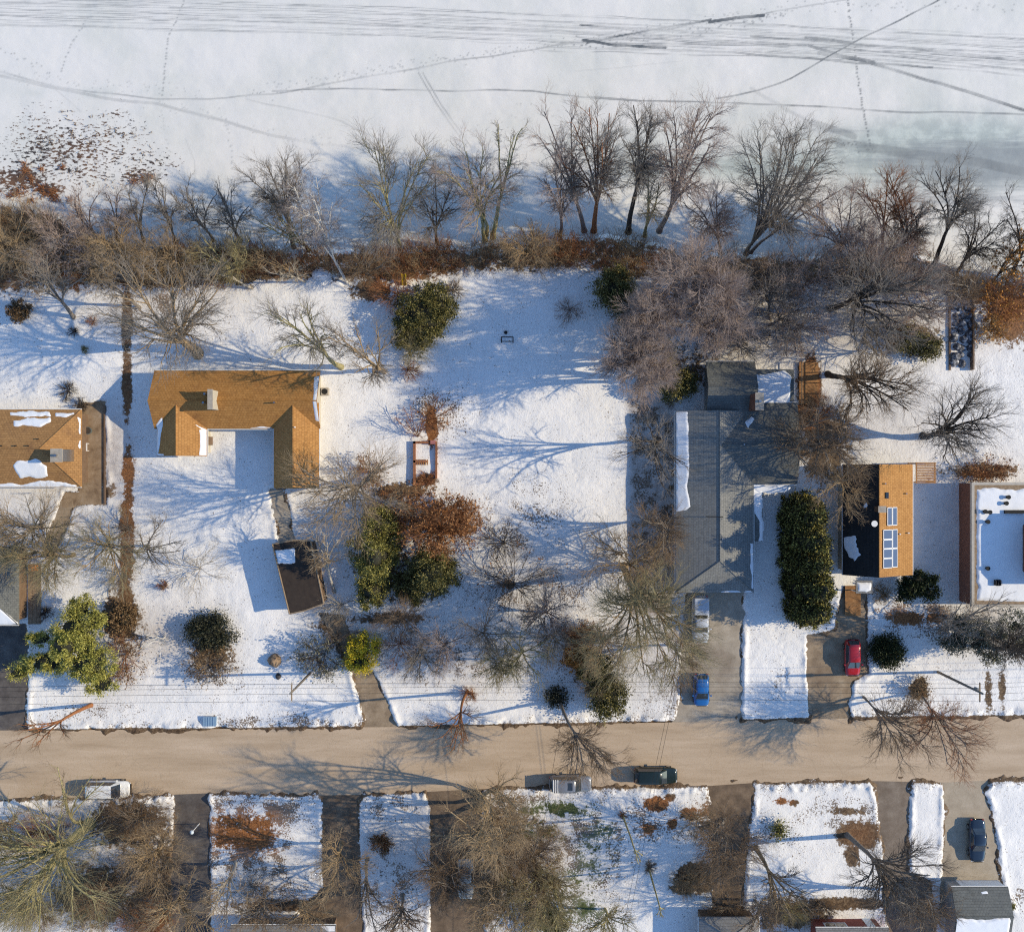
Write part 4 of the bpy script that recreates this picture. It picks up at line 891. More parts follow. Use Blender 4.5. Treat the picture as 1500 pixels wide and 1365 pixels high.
        for xw in (L*.30, -L*.30):
            m = MB(); m.bar((xw, s*(w-.22), .33), (xw, s*(w+.005), .33), .33, 18); wh = m.build('wheel', BLACK, root)
            m = MB(); m.bar((xw, s*(w-.05), .33), (xw, s*(w+.02), .33), .21, 12); m.build('rim', STEEL, wh)
    if kind == 'pickup':
        m = MB(); m.box(-L/2+.12, xr0-.06, -w*.84, w*.84, belt-.01, belt+.045); m.build('bed', BLACK, root)
    return root, dict(xr0=xr0, xf0=xf0, rk=rk, fk=fk, w=w, wt=wt, zr=zr, belt=belt)
PG = 'vehicles parked along the road'
car('minivan', 'white minivan parked on the near verge side of the road at the left', 'minivan', 156.5, 1157.5, 0, 5.0, 1.95, 1.75, paint('paint_white', (.80,.79,.76)), 'van', PG)
root, q = car('roof_racked_car', 'silver car with a sunroof and white rack bars behind its roof', 'car', 836, 1149, 0, 4.75, 1.85, 1.78, paint('paint_silver', (.26,.27,.29), .3, .3, .3), 'suv', PG)
m = MB(); m.box(q['xf0']-q['fk']-.85, q['xf0']-q['fk']-.3, -.42, .42, q['zr']-.02, q['zr']+.03); m.build('sunroof', GLASS, root, bevel=.01)
for x in (-1.95, -1.72, -1.48): m = MB(); m.bar((x, -.78, q['zr']-.02+.02*0), (x, .78, q['zr']-.02), .05); m.build('rack_bar', WHITE, root)
car('green_car', 'dark green car parked on the right of the silver one', 'car', 961, 1137, 0, 4.85, 1.85, 1.66, paint('paint_dark_green', (.007,.017,.013), .2, .25), 'suv', PG)
car('red_car', 'red car parked on the stained driveway', 'car', 1250, 964, -90, 4.1, 1.75, 1.5, paint('paint_red', (.42,.012,.018), .2), 'hatch')
car('black_car', 'blue-black car on the pale driveway at the lower right', 'car', 1433, 1232, -90, 4.8, 1.82, 1.48, paint('paint_blue_black', (.012,.024,.045), .15), 'sedan')
car('pale_car', 'pale cream car half hidden by twigs on the leafy driveway', 'car', 682, 1288, -90, 4.6, 1.8, 1.5, paint('paint_cream', (.52,.49,.43), .3), 'sedan')
root, q = car('white_truck', 'snow-topped white truck at the garage end of the concrete driveway', 'truck', 1027, 908, -90, 5.3, 1.95, 1.85, paint('paint_truck', (.50,.53,.58), .35), 'pickup')
m = MB(); m.box(-2.5, -.62, -.82, .82, 1.10, 1.62); m.build('bed_cover', paint('paint_truck', (.50,.53,.58)), root, bevel=.08)
car('blue_car', 'bright blue car at the road end of the concrete driveway', 'car', 1028, 1011, -90, 3.6, 1.8, 1.45, paint('paint_blue', (.01,.12,.38), .2), 'hatch')

# ---------------------------------------------------------------- small things
class Small(House):
    pass
def small(name, label, cat, px, py, group=None):
    s = House.__new__(House); s.o = P(px, py, 0); s.root = thing(name, tuple(s.o), label, cat, group); return s
# utility poles and their wires
tops = []
for px, py, hh, lb in ((1440, 1016, 10.6, 'tall wooden utility pole on the right verge by the ragged pines'), (425, 1016, 10.1, 'tall wooden utility pole on the left verge beside the brown driveway')):
    t = P(px, py, hh); g = (750+t[0]*S, 682.5-t[1]*S); s = small('utility_pole', lb, 'utility pole', *g, 'utility poles along the verge')
    m = MB(); m.cyl(t, .15, .11, -.2, hh, 12); s.b(m, 'pole', BARK['grey'], smooth=True)
    m = MB(); m.box(t[0]-.06, t[0]+.06, t[1]-1.0, t[1]+1.0, hh-.75, hh-.62); s.b(m, 'crossarm', WOOD)
    for dy in (-.9, 0, .9): m = MB(); m.cyl((t[0], t[1]+dy), .05, .04, hh-.62 if dy else hh, hh-.45 if dy else hh+.16, 8); s.b(m, 'insulator', WHITE)
    if px > 1000: m = MB(); m.cyl((t[0]+.28, t[1]), .2, .2, hh-2.3, hh-1.5, 12); s.b(m, 'transformer', SAGEW)
    tops.append(t)
def wire(a, b, sag, label, group='overhead wires', r=.018):
    a, b = np.array(a, float), np.array(b, float); t = np.linspace(0, 1, 25)[:, None]; p = a+(b-a)*t; p[:, 2] -= sag*4*(t*(1-t))[:, 0]
    V, Q = tubes(p[None], np.full((1, 25), r), 4, np.random.RandomState(1)); o = put('overhead_wire', npmesh('overhead_wire', V, Q), BLACK); tag(o, label, 'wire', group)
A, Bp = tops
WL = 'thin black wire strung along the verge between the utility poles'
for dy, dz in ((-.9, -.45), (0, .16), (.9, -.45), (.1, -2.0)):
    for a, b in ((Bp, A), (A, A+np.array([70, 2, 0])), (Bp, Bp-np.array([60, 1, 0]))):
        wire(a+np.array([0, dy, dz]), b+np.array([0, dy, dz]), .8, WL if a is Bp and b is A else ('thin black wire leaving the right utility pole toward the right edge' if a is A else 'thin black wire leaving the left utility pole toward the left edge'))
wire(P(985,1008,8.6), P(905,1400,4.5), .5, 'thin service wire crossing the road over the green car'); wire(P(990,1008,8.6), P(912,1400,4.5), .5, 'thin service wire crossing the road over the green car')
wire(P(830,1008,8.6), P(765,1400,4.5), .5, 'thin service wire crossing the road left of the silver car')
# goal on the lawn
s = small('hockey_goal', 'small dark-framed goal standing on the snowy lawn', 'goal', 743, 497); m = MB(); a, c = P(734.5,502,0), P(751.5,494,0)
for x in (a[0], c[0]): m.bar((x, a[1], .05), (x, a[1], 1.1), .05); m.bar((x, a[1], .12), (x, c[1], .12), .05); m.bar((x, a[1], 1.1), (x, c[1], .12), .04)
m.bar((a[0], a[1], 1.1), (c[0], a[1], 1.1), .05); m.bar((a[0], c[1], .12), (c[0], c[1], .12), .05); s.b(m, 'frame', BLACK)
s = small('garden_stool', 'tiny dark stool-like stand beside the goal', 'stool', 741, 488); m = MB(); p = P(741,488,0); m.cyl(p, .2, .2, .45, .52, 12); s.b(m, 'seat', BLACK)
for d in (-.13, .13): m = MB(); m.bar((p[0]+d, p[1], 0), (p[0]+d, p[1], .45), .035); s.b(m, 'leg', BLACK)
# utility box
s = small('utility_box', 'blue utility box set low in the snowy verge', 'utility box', 306, 1056); m = MB(); a, c = P(298,1063,.5), P(316,1050,.5); m.box(a[0], c[0], a[1], c[1], 0, .5); s.b(m, 'cabinet', paint('box_blue', (.16,.27,.40), .5, .1), bevel=.03)
m = MB(); m.box(a[0]-.04, c[0]+.04, a[1]-.04, c[1]+.04, .5, .56)
for i in range(1, 5): x = a[0]+(c[0]-a[0])*i/5; m.box(x-.03, x+.03, a[1], c[1], .56, .60)
s.b(m, 'lid', paint('lid_blue', (.22,.34,.47), .5, .1))
# boulders
def rock(name, label, px, py, rx, ry, rz, mat, seed, cat='boulder', group=None):
    rng = np.random.RandomState(seed); a = np.linspace(0, 2*math.pi, 17)[:-1]; m = MB(); V = []; n = 16
    for i, (z, r_) in enumerate(((0, .95), (.35, 1.0), (.7, .8), (.95, .4))): V += [(rx*r_*math.cos(t)*(.82+.36*rng.rand()), ry*r_*math.sin(t)*(.82+.36*rng.rand()), rz*z*(.9+.2*rng.rand())) for t in a]
    V.append((0, 0, rz)); F = [(i*n+j, i*n+(j+1) % n, (i+1)*n+(j+1) % n, (i+1)*n+j) for i in range(3) for j in range(n)]+[(3*n+j, 3*n+(j+1) % n, 4*n) for j in range(n)]
    m.add(V, F); o = m.build(name, mat, None, True); p = P(px, py, 0); o.location = (p[0], p[1], .02)
    if label: tag(o, label, cat, group)
    return o
STONE = M2('brown_stone', (.14,.085,.05), (.36,.26,.17), 2.5, bmp=.6)
rock('boulder', 'brown boulder standing on the snowy front lawn', 403, 966, .75, .75, 1.1, STONE, 3)
rock('boulder', 'small dark stone in the snow below the brown boulder', 408, 990, .3, .35, .4, M2('dark_stone', (.03,.03,.03), (.08,.07,.07), 4), 4)
rock('boulder', 'snow-capped mound of rock at the foot of the white birch', 471, 403, 1.1, .7, .9, M2('snowy_stone', (.10,.10,.11), (.75,.76,.78), 3.5, c3=(.8,.8,.82)), 5)
# timber bed
s = small('timber_bed', 'rust-brown timber garden frame with snow and dry plants inside', 'garden bed', 627, 678); TB = M2('rusty_timber', (.20,.075,.035), (.36,.16,.08), 4)
for a, c, r_ in (((607,648),(607,709),.13),((607,648),(638,648),.13),((607,676),(625,676),.12),((639,650),(639,700),.10),((607,709),(628,709),.10)):
    p, q = P(*a, .5), P(*c, .5); m = MB(); m.box(min(p[0],q[0])-r_, max(p[0],q[0])+r_, min(p[1],q[1])-r_, max(p[1],q[1])+r_, 0, .62 if r_ > .11 else .5); s.b(m, 'rail', TB)
m = MB(); p, q = P(611,681,.5), P(626,673,.5)
for i in range(6): x = p[0]+(q[0]-p[0])*i/5; m.box(x-.06, x+.06, p[1], q[1], .3, .42)
s.b(m, 'slats', CEDARW)
m = MB(); p = P(634,648,.5); m.box(p[0]-.25, p[0]+.3, p[1]-.2, p[1]+.22, .0, .75); s.b(m, 'planter_box', paint('pink_planter', (.42,.16,.14), .6, 0))
shrub('dry dark plants at the lower end of the timber bed', (624,700), (18,10), .8, 'rust', dens=.3)
# yellow slide on the bank
s = small('yellow_slide', 'bright yellow narrow slide standing among the brown scrub', 'slide', 592, 412); YEL = paint('slide_yellow', (.62,.44,.01), .4, .2); p, q = P(591,402,1.6), P(592,418,.2); m = MB()
m.add([(p[0]-.2,p[1],1.6),(p[0]+.2,p[1],1.6),(q[0]+.2,q[1],.15),(q[0]-.2,q[1],.15),(p[0]-.2,p[1],1.5),(p[0]+.2,p[1],1.5),(q[0]+.2,q[1],.05),(q[0]-.2,q[1],.05)], [(3,2,1,0),(4,5,6,7),(0,1,5,4),(2,3,7,6),(1,2,6,5),(3,0,4,7)]); s.b(m, 'chute', YEL)
for sx in (-.23, .23): m = MB(); m.bar((p[0]+sx, p[1], 1.68), (q[0]+sx, q[1], .23), .05); s.b(m, 'rail', YEL)
for sx in (-.2, .2): m = MB(); m.bar((p[0]+sx, p[1]+.05, 0), (p[0]+sx, p[1]+.05, 1.6), .04); s.b(m, 'leg', YEL)
# stone steps
s = small('stone_steps', 'shaded snow-covered stone steps between low timber walls at the upper right', 'steps', 1408, 488); SS = M2('snowed_stone', (.03,.03,.035), (.10,.10,.11), 2.6, c3=(.76,.77,.79)); rng = np.random.RandomState(5)
for x in (1392.5, 1424): m = MB(); a, c = P(x-1.2, 542, .4), P(x+1.2, 434, .4); m.box(a[0], c[0], a[1], c[1], -.3, .8 if x > 1400 else .3); s.b(m, 'side_wall', BROWNW)
for i in range(26):
    px, py = 1397+(i % 3)*11+rng.randn()*2, 440+(i//3)*11.5+rng.randn()*2; r_ = rock('step', None, px, py, .34+.3*rng.rand(), .30+.25*rng.rand(), .35+.35*rng.rand(), SS, 90+i); r_.parent = s.root; r_.location = np.array(P(px, py, 0))-np.array(s.o)
# decks, pergola, ramp, plank walk, fence
def deck(name, label, cat, x0, y0, x1, y1, z, mat, n, vert=False):
    s = small(name, label, cat, (x0+x1)/2, (y0+y1)/2); a, c = P(x0, y1, z), P(x1, y0, z); m = MB()
    for i in range(n):
        if vert: w_ = (c[0]-a[0])/n; m.box(a[0]+i*w_+.012, a[0]+(i+1)*w_-.012, a[1], c[1], z-.05, z)
        else: w_ = (c[1]-a[1])/n; m.box(a[0], c[0], a[1]+i*w_+.012, a[1]+(i+1)*w_-.012, z-.05, z)
    s.b(m, 'boards', mat); m = MB(); m.box(a[0]+.1, c[0]-.1, a[1]+.1, c[1]-.1, 0, z-.06); s.b(m, 'base', BROWNW); return s, a, c
s, a, c = deck('timber_deck', 'orange timber deck scattered with leaves beside the grey-roofed house', 'deck', 1171, 530, 1199, 592, .5, CEDARW, 30)
m = MB()
for x in (a[0], c[0]):
    for y in np.linspace(a[1], c[1], 5): m.bar((x, y, .4), (x, y, 1.4), .05)
    m.bar((x, a[1], 1.4), (x, c[1], 1.4), .05)
s.b(m, 'railing', WOOD)
s = small('pergola', 'small orange slatted timber pergola beside the solar-panelled house', 'pergola', 1356, 692); a, c = P(1341,708,2.3), P(1371,677,2.3)
for x in (a[0]+.12, c[0]-.12):
    for y in (a[1]+.12, c[1]-.12): m = MB(); m.box(x-.07, x+.07, y-.07, y+.07, 0, 2.2); s.b(m, 'post', CEDARW)
    m = MB(); m.box(x-.05, x+.05, a[1], c[1], 2.2, 2.32); s.b(m, 'beam', CEDARW)
m = MB()
for i in range(13): y = a[1]+(c[1]-a[1])*(i+.5)/13; m.box(a[0], c[0], y-.062, y+.062, 2.325, 2.40)
s.b(m, 'slats', CEDARW)
deck('timber_ramp', 'orange timber ramp at the front of the solar-panelled house', 'ramp', 1238, 858, 1261, 902, .35, CEDARW, 14, True)
s, a, c = deck('plank_walk', 'tan plank walk with an orange panel at its upper end, near the left edge', 'walkway', 41, 826, 60, 914, .35, WOOD, 3, True)
m = MB(); p = P(47,832,.9); m.box(p[0]-.42, p[0]+.42, p[1]-.35, p[1]+.35, .4, .95); s.b(m, 'orange_panel', paint('panel_orange', (.75,.20,.01), .5, 0), bevel=.03)
# air conditioner, lamp post, patio things
s = small('air_conditioner', 'grey air conditioner by the end wall of the U-shaped house', 'air conditioner', 476, 573); m = MB(); a, c = P(470,579,.8), P(481,568,.8); m.box(a[0], c[0], a[1], c[1], 0, .8); s.b(m, 'casing', CONC, bevel=.03)
m = MB(); m.cyl(((a[0]+c[0])/2, (a[1]+c[1])/2), .32, .32, .8, .84, 18); s.b(m, 'fan_grille', BLACK)
s = small('lamp_post', 'slender white lamp post beside the dark driveway', 'lamp post', 292, 1206); p = P(292,1206,0); m = MB(); m.cyl(p, .05, .04, 0, 2.3, 10); s.b(m, 'pole', WHITE); m = MB(); m.cyl(p, .12, .2, 2.3, 2.62, 8); m.cyl(p, .24, .04, 2.62, 2.8, 8); s.b(m, 'lantern', M2('lantern_pale', (.5,.56,.6), (.6,.66,.7), 3))
s = small('planter', 'round dark planter on the brick patio', 'planter', 131, 631); p = P(131,631,0); m = MB(); m.cyl(p, .34, .44, 0, .5, 16); s.b(m, 'pot', paint('pot_grey', (.12,.14,.13), .6, 0)); m = MB(); m.cyl(p, .36, .36, .5, .53, 16); s.b(m, 'soil', BARK['dark'])
s = small('patio_table', 'low white table frame on the brick patio', 'table', 127, 655); p = P(127,655,0); m = MB(); m.box(p[0]-.3, p[0]+.3, p[1]-.45, p[1]+.45, .55, .6); s.b(m, 'table_top', WHITE)
for dx in (-.25, .25):
    for dy in (-.4, .4): m = MB(); m.box(p[0]+dx-.03, p[0]+dx+.03, p[1]+dy-.03, p[1]+dy+.03, 0, .55); s.b(m, 'leg', WHITE)
s = small('driveway_edge', 'low dark timber edging along the brick patio', 'edging', 153, 665); m = MB(); a, c = P(152,738,.2), P(154.5,594,.2); m.box(a[0], c[0], a[1], c[1], 0, .22); s.b(m, 'board', BROWNW)
s = small('wooden_crate', 'small white crate in the shade between the dark car-free drive and rusty bush', 'crate', 252, 1232) if False else None
# ---------------------------------------------------------------- trees along the ice
LK = 'bare trees along the lake bank'
def lt(label, base, crown, Rp, h, col='grey', **kw):
    kw.setdefault('group', LK); kw.setdefault('z0', -.5); kw['dens'] = kw.get('dens', 1.0)*1.55; kw.setdefault('tw', .0145); return tree(label, base, crown, Rp, h, col, **kw)
lt('wide multi-limbed bare tree on the lake bank, nearest right of the white birch', (585,366), (580,272), (66,76), 12, 'grey', limbs=10, fork=.2, bark='olive')
lt('small upright bare tree on the lake bank beside the wide multi-limbed one', (640,356), (638,300), (36,50), 8, 'grey', limbs=7, fork=.25, dens=.6, bark='dark')
lt('crooked twin-trunked bare tree leaning over the ice with pinkish twigs', (712,346), (705,262), (58,52), 11, 'pink', limbs=8, fork=.28, stems=2, gn=.2, bark='olive')
tree('sinuous bare tree with one long bent limb above the twin-trunked tree', (722,348), (752,208), (24,30), 13, 'grey', limbs=3, fork=.45, gn=.3, dens=.5, group=LK, bark='olive', z0=-.5)
lt('slender bare tree on the bank with a russet shrub at its foot', (820,345), (822,280), (36,46), 9, 'pink', limbs=7, fork=.35, dens=.6)
lt('bare tree forking low and leaning left above the ice, left of the straight trunk', (856,338), (812,215), (40,66), 14, 'pink', limbs=6, fork=.25, dens=.8)
lt('tall bare tree with a reddish trunk fanning out above the ice', (870,338), (868,218), (50,62), 15, 'grey', limbs=10, fork=.34, bark='rust')
lt('straight dark-trunked tall bare tree standing over the ice', (921,340), (934,205), (38,62), 15, 'grey', limbs=8, fork=.4, bark='dark')
lt('forked thin bare tree between the straight dark trunk and the tall pinkish one', (945,345), (948,280), (26,46), 10, 'grey', limbs=5, fork=.2, dens=.5, bark='olive')
lt('tall bare tree with pinkish crown leaning right over the ice', (966,338), (1008,208), (54,66), 15, 'pink', limbs=10, fork=.32, gn=.14)
lt('short bare tree with a dense pinkish crown at the foot of the tall leaning one', (1055,370), (1032,308), (44,44), 8, 'pink', limbs=8, fork=.25, dens=.9)
lt('broad fan-shaped bare tree with many grey limbs over the ice', (1093,372), (1148,238), (64,64), 13, 'grey', limbs=15, fork=.12, dens=1.0)
lt('low bare limb spreading right from the foot of the fan-shaped tree', (1100,370), (1205,268), (36,28), 9, 'pink', limbs=4, fork=.2, dens=.5)
lt('bare tree of grey twigs above the thicket left of the red bush', (1232,385), (1215,325), (52,52), 9, 'pink', limbs=9, fork=.25)
lt('rust-red upright bush rising above the thicket at the ice edge', (1290,370), (1295,290), (44,46), 8, 'rust', limbs=16, fork=.06, dens=.8, stems=3, name='red_bush', cat='bush')
lt('thin bare tree with dark trunk between the red bush and the forked tree', (1334,375), (1322,330), (38,40), 8, 'grey', limbs=6, fork=.35, dens=.6, bark='dark')
lt('forked bare tree on the bank, rising over the ice near the right edge', (1370,388), (1378,292), (52,60), 12, 'grey', limbs=7, fork=.45, bark='dark', dens=.8)
lt('low spreading dark bare tree beside the forked tree at the right', (1400,402), (1428,335), (44,44), 9, 'dark', limbs=7, fork=.25, dens=.8)
lt('bare tree at the right edge of the photo, its twigs over the ice', (1480,405), (1500,300), (40,40), 10, 'dark', limbs=6, fork=.3, dens=.7)
lt('arching bare tree with orange leaves at the far right of the bank', (1455,412), (1492,372), (34,26), 6, 'dark', limbs=6, fork=.2, gn=.2, dens=.6, leaf=('orange', 500, .2))
lt('white birch leaning out across the lake bank', (512,420), (456,292), (38,50), 12, 'birch', bark='birch', limbs=8, fork=.3, gn=.16, dens=.9, cat='birch', name='birch_tree', trunk=.16)
lt('yellow-limbed bare tree behind the white birch', (452,366), (412,318), (44,30), 8, 'tan', bark='olive', limbs=7, fork=.12, dens=.6)
lt('grey bare tree behind the yellow-limbed one, its crown in the lake shade', (430,362), (420,268), (56,34), 11, 'grey', limbs=8, fork=.35, dens=.9)
for lb, b, c, r in [('short bare tree nearest the marsh tufts, with pinkish twigs', (150,354), (128,308), (36,34)), ('short forked bare tree second along the left bank', (172,352), (182,310), (32,34)), ('short bare tree with upright limbs, third along the left bank', (210,352), (205,302), (34,36)),
                 ('short bare tree in the middle of the left bank', (258,354), (248,300), (38,42)), ('leaning short bare tree, fifth along the left bank', (312,352), (285,296), (38,38)), ('short bare tree nearest the yellow-limbed one', (352,352), (335,300), (44,38))]:
    lt(lb, b, c, r, 7.5, 'grey' if b[0] > 180 else 'pink', limbs=6, fork=.22, dens=.62)
for lb, b, c, r, col in [('pale leaning bare trunk over the brown bank, left of the birch', (450,408), (375,368), (50,16), 'tan'), ('pale branchy deadfall lying toward the left on the brown bank', (372,424), (305,392), (42,18), 'pale'), ('low tangle of pale limbs on the bank below the yellow-limbed tree', (450,414), (415,400), (34,14), 'pale'),
                  ('mossy leaning trunk on the bank in the middle of the left thicket', (285,402), (215,362), (44,18), 'tan'), ('pale leaning bare trunk at the left of the bank', (215,420), (130,366), (50,26), 'tan'), ('leaning bare tree at the far left end of the bank', (95,420), (30,360), (48,30), 'tan')]:
    tree(lb, b, c, r, 4.5, col, limbs=5, fork=.3, dens=.45, group='leaning trees on the brown bank', name='leaning_tree', flat=.3, trunk=.14)
for lb, b, c, r, h, col in [('wide tan bare tree at the far left end of the lake bank', (30,385), (22,345), (58,40), 8, 'tan'), ('wide pinkish-tan bare tree on the left bank below the marsh tufts', (105,395), (98,352), (56,38), 8, 'pink'), ('wide tan bare tree on the bank above the leaf strip', (185,398), (178,366), (56,34), 8, 'tan'), ('bare tree with arching tan limbs on the bank, right of the leaf strip', (262,402), (256,372), (54,32), 7, 'tan'), ('mossy bare tree on the bank behind the pale deadfall', (345,398), (338,372), (54,32), 7, 'olive'), ('low brown bare tree on the bank between the birch and the yew', (540,400), (536,384), (40,24), 5, 'brown'), ('tan bare tree on the bank above the open snowy lawn', (770,372), (772,352), (44,26), 6, 'tan')]:
    tree(lb, b, c, r, h, col, limbs=10, fork=.2, dens=.75, group='broad bare trees on the brown bank', gn=.16, z0=-.3)
# ---------------------------------------------------------------- trees and shrubs in the back yards
tree('tall pale bare tree rising from the leftmost yard into the bank thicket', (108,466), (75,400), (56,40), 11, 'grey', limbs=6, fork=.3, dens=.5, bark='grey')
tree('thin bare tree by the yard boundary, leaning to the thicket', (205,452), (160,405), (46,34), 9, 'tan', limbs=5, fork=.3, dens=.5, bark='grey')
tree('big thick-trunked bare tree behind the U-shaped orange-roofed house', (290,518), (246,458), (112,66), 13, 'grey', limbs=10, fork=.32, gn=.22, trunk=.52, bark='tan', dens=.8, flat=.22)
tree('bare tree with twisting limbs at the back corner of the orange-roofed house', (500,538), (442,484), (66,48), 13, 'grey', limbs=7, fork=.28, gn=.2, trunk=.28, bark='olive', dens=.8)
tree('low spreading bare tree beside the yew, with a tan trunk', (563,545), (530,512), (58,42), 12, 'grey', limbs=7, fork=.22, gn=.2, trunk=.26, bark='tan', dens=.7)
evergreen('dark green yew in the back yard below the yellow slide', (622,470), [(618,462,2.0,3.3,3.4,2.2),(606,490,1.6,2.4,1.9,1.7),(642,450,1.8,2.0,2.6,1.8)], 'yew', 26000, .11, name='yew', cat='yew')
shrub('pinkish bare shrub on the left side of the yew', (585,435), 34, 3.5, 'rust', crown=(572,428), dens=.5)
shrub('grey-green spray of thin twigs in front of the yew', (600,520), 34, 3.2, 'olive', crown=(610,500), dens=.5)
shrub('small russet bare bush below the spray of twigs', (605,545), 18, 1.6, 'rust', dens=.3)
shrub('small vase-shaped rust shrub at the corner of the timber bed', (608,633), (34,30), 3.2, 'rust', crown=(604,612), limbs=10, dens=.25)
shrub('rust shrub overhanging the top end of the timber bed', (636,614), (26,24), 2.4, 'rust', crown=(640,606), dens=.3, leaf=('rust', 350, .14))
shrub('round brown juniper mound alone at the left edge', (28,456), 15, 1.4, 'brown', dens=.5, leaf=('brown', 1500, .13), limbs=20)
shrub('little dark bush below the tall pale bare tree', (107,486), 9, .9, 'dark', dens=.2)
shrub('small grey-green bush in the leftmost yard', (125,512), 7, .7, 'olive', dens=.2)
shrub('tiny rusty bush near the yard boundary', (134,470), 9, .8, 'rust', dens=.2)
shrub('dark twiggy heap on the snow behind the snow-patched house', (98,572), 15, .8, 'dark', dens=.35)
shrub('dark bush at the corner of the snow-patched roof', (122,592), 12, 1.2, 'dark', dens=.3)
tree('russet bare tree between the orange-roofed house and the rust hedge', (536,704), (500,728), (84,66), 12, 'tan', limbs=12, fork=.22, dens=.9, gn=.14, bark='brown' if False else 'grey')
shrub('upright brown bush by the end of the orange-roofed house', (541,700), 26, 3, 'rust', crown=(540,692), dens=.6, leaf=('brown', 500, .12))
evergreen('light green yew, tall one in the clump before the rust hedge', (560,800), [(558,768,3.0,2.3,2.3,3.0),(548,812,3.6,2.6,3.2,3.4),(549,818,6.9,1.5,2.0,1.7),(545,864,2.3,2.0,2.2,2.3)], 'cedar', 28000, .11, name='yew', cat='yew')
evergreen('dark green yew on the right of the clump before the rust hedge', (632,836), [(632,838,2.8,3.0,2.9,2.8),(634,838,5.4,1.8,1.8,1.4),(600,862,1.6,2.0,2.0,1.6)], 'yew', 20000, .11, name='yew', cat='yew')
shrub('broad rust-leaved hedge shrub behind the yew clump', (645,772), (62,44), 6.0, 'rust', crown=(640,768), limbs=22, dens=.8, leaf=('rust', 5200, .14), name='beech_hedge', cat='hedge')
shrub('rusty bare shrub at the left end of the hedge, above the light yew', (575,748), (44,26), 3.2, 'rust', crown=(574,746), limbs=16, dens=.7, leaf=('rust', 900, .13))
shrub('tangle of bare twigs over the light green yew', (525,775), (34,50), 5, 'pale', crown=(520,780), limbs=9, dens=.3)
tree('bare tree with pale trunk at the edge of the dark carport roof', (490,868), (478,800), (34,36), 7, 'tan', bark='pale', limbs=7, fork=.5, dens=.5)
shrub('twiggy pale shrub on the driveway bend below the carport', (496,885), (36,24), 2.6, 'pale', crown=(488,890), dens=.4)
shrub('brown twig tangle across the driveway bend', (500,925), (40,26), 2.4, 'brown', dens=.4)
shrub('vase-shaped dark shrub with a rusty heart, standing alone in the snow', (750,850), (72,56), 4.2, 'dark', crown=(752,838), limbs=20, dens=.55, leaf=('rust', 220, .16))
shrub('ring of dark seed-headed stems in the snow beside the rust hedge', (735,790), (40,34), 2.0, 'dark', limbs=24, dens=.12)
tree('gnarled low ornamental tree with twisted twigs', (922,828), (918,805), (66,56), 4.5, 'tan', bark='tan', limbs=14, fork=.22, gn=.34, dens=.8, name='gnarled_tree')
tree('tall bare tree whose twigs spread over the white truck and lawn', (914,828), (950,922), (84,76), 15, 'olive', bark='tan', limbs=12, fork=.38, dens=1.7, trunk=.36, gn=.14)
shrub('rust and brown shrub bed top left of the roadside yew', (852,928), (34,20), 2.0, 'rust', dens=.5, leaf=('rust', 900, .13))
shrub('bright orange-leaved bush beside the roadside yew', (848,962), (24,20), 1.8, 'rust', dens=.4, leaf=('orange', 2200, .15), name='orange_bush', cat='bush')
evergreen('green roadside yew with brown tips beside the orange bush', (880,1000), [(876,985,2.2,2.0,2.0,2.0),(890,1020,2.2,2.3,2.4,2.2)], 'yew', 18000, .11, name='yew', cat='yew')
shrub('veil of brown twigs over the roadside yew', (885,985), (44,48), 4.6, 'brown', dens=.55)
tree('dark-trunked bare tree leaning from the verge out over the road', (818,1022), (862,1112), (48,38), 10, 'brown', bark='grey', limbs=11, fork=.6, dens=.9, trunk=.17)
evergreen('near-black round juniper at the foot of the dark leaning tree', (815,1022), [(815,1022,.7,1.3,1.2,.9)], 'black', 1600, .12, name='juniper', cat='juniper', h=1)
tree('small bare street tree with rusty trunk on the verge', (685,1012), (664,1072), (48,36), 10.5, 'brown', bark='rust', limbs=7, fork=.5, dens=.4, trunk=.16)
shrub('reddish round bush around the foot of the small street tree', (686,1018), 14, 1.3, 'rust', dens=.4)
for lb, b, c, r, h, col in [('bare olive-twigged tree, nearest left of the orange bush', (765,952), (768,958), (52,44), 8, 'olive'), ('grey bare tree in the shaded lawn below the vase-shaped shrub', (712,922), (706,926), (46,38), 7, 'grey'), ('bare tree nearest right of the yellow bush', (622,935), (614,972), (34,36), 8, 'grey'), ('grey-brown bare tree between the yellow bush and the shaded lawn', (655,940), (652,948), (46,38), 7, 'pink'), ('small bare tree with dark stem left of the roadside yew', (812,925), (806,936), (38,34), 6, 'grey')]:
    tree(lb, b, c, r, h, col, limbs=8, fork=.28, dens=.6, group='bare trees on the shaded front lawn', trunk=.14)
shrub('reddish bare shrub right beside the yellow bush', (588,950), (30,36), 3, 'rust', dens=.45)
evergreen('yellow-leaved bush at the head of the brown driveway', (530,962), [(528,970,1.4,1.9,1.3,1.2),(516,945,1.7,.4,1.2,1.4),(531,942,1.8,.4,1.3,1.4),(550,946,1.6,.45,1.1,1.2)], 'yellow', 7000, .10, name='yellow_bush', cat='bush', clump=.2)
shrub('grey shrub with dark leaves left of the yellow bush', (465,960), (38,34), 2.6, 'dark', dens=.5, leaf=('sage', 1500, .12))
evergreen('dark juniper spreading on the front lawn', (308,925), [(308,925,1.1,2.9,2.0,1.2)], 'black', 9000, .11, name='juniper', cat='juniper', clump=.36)
shrub('brown and pale twig bush under the dark juniper', (312,975), (38,28), 2.2, 'brown', dens=.5, leaf=('brown', 900, .12))
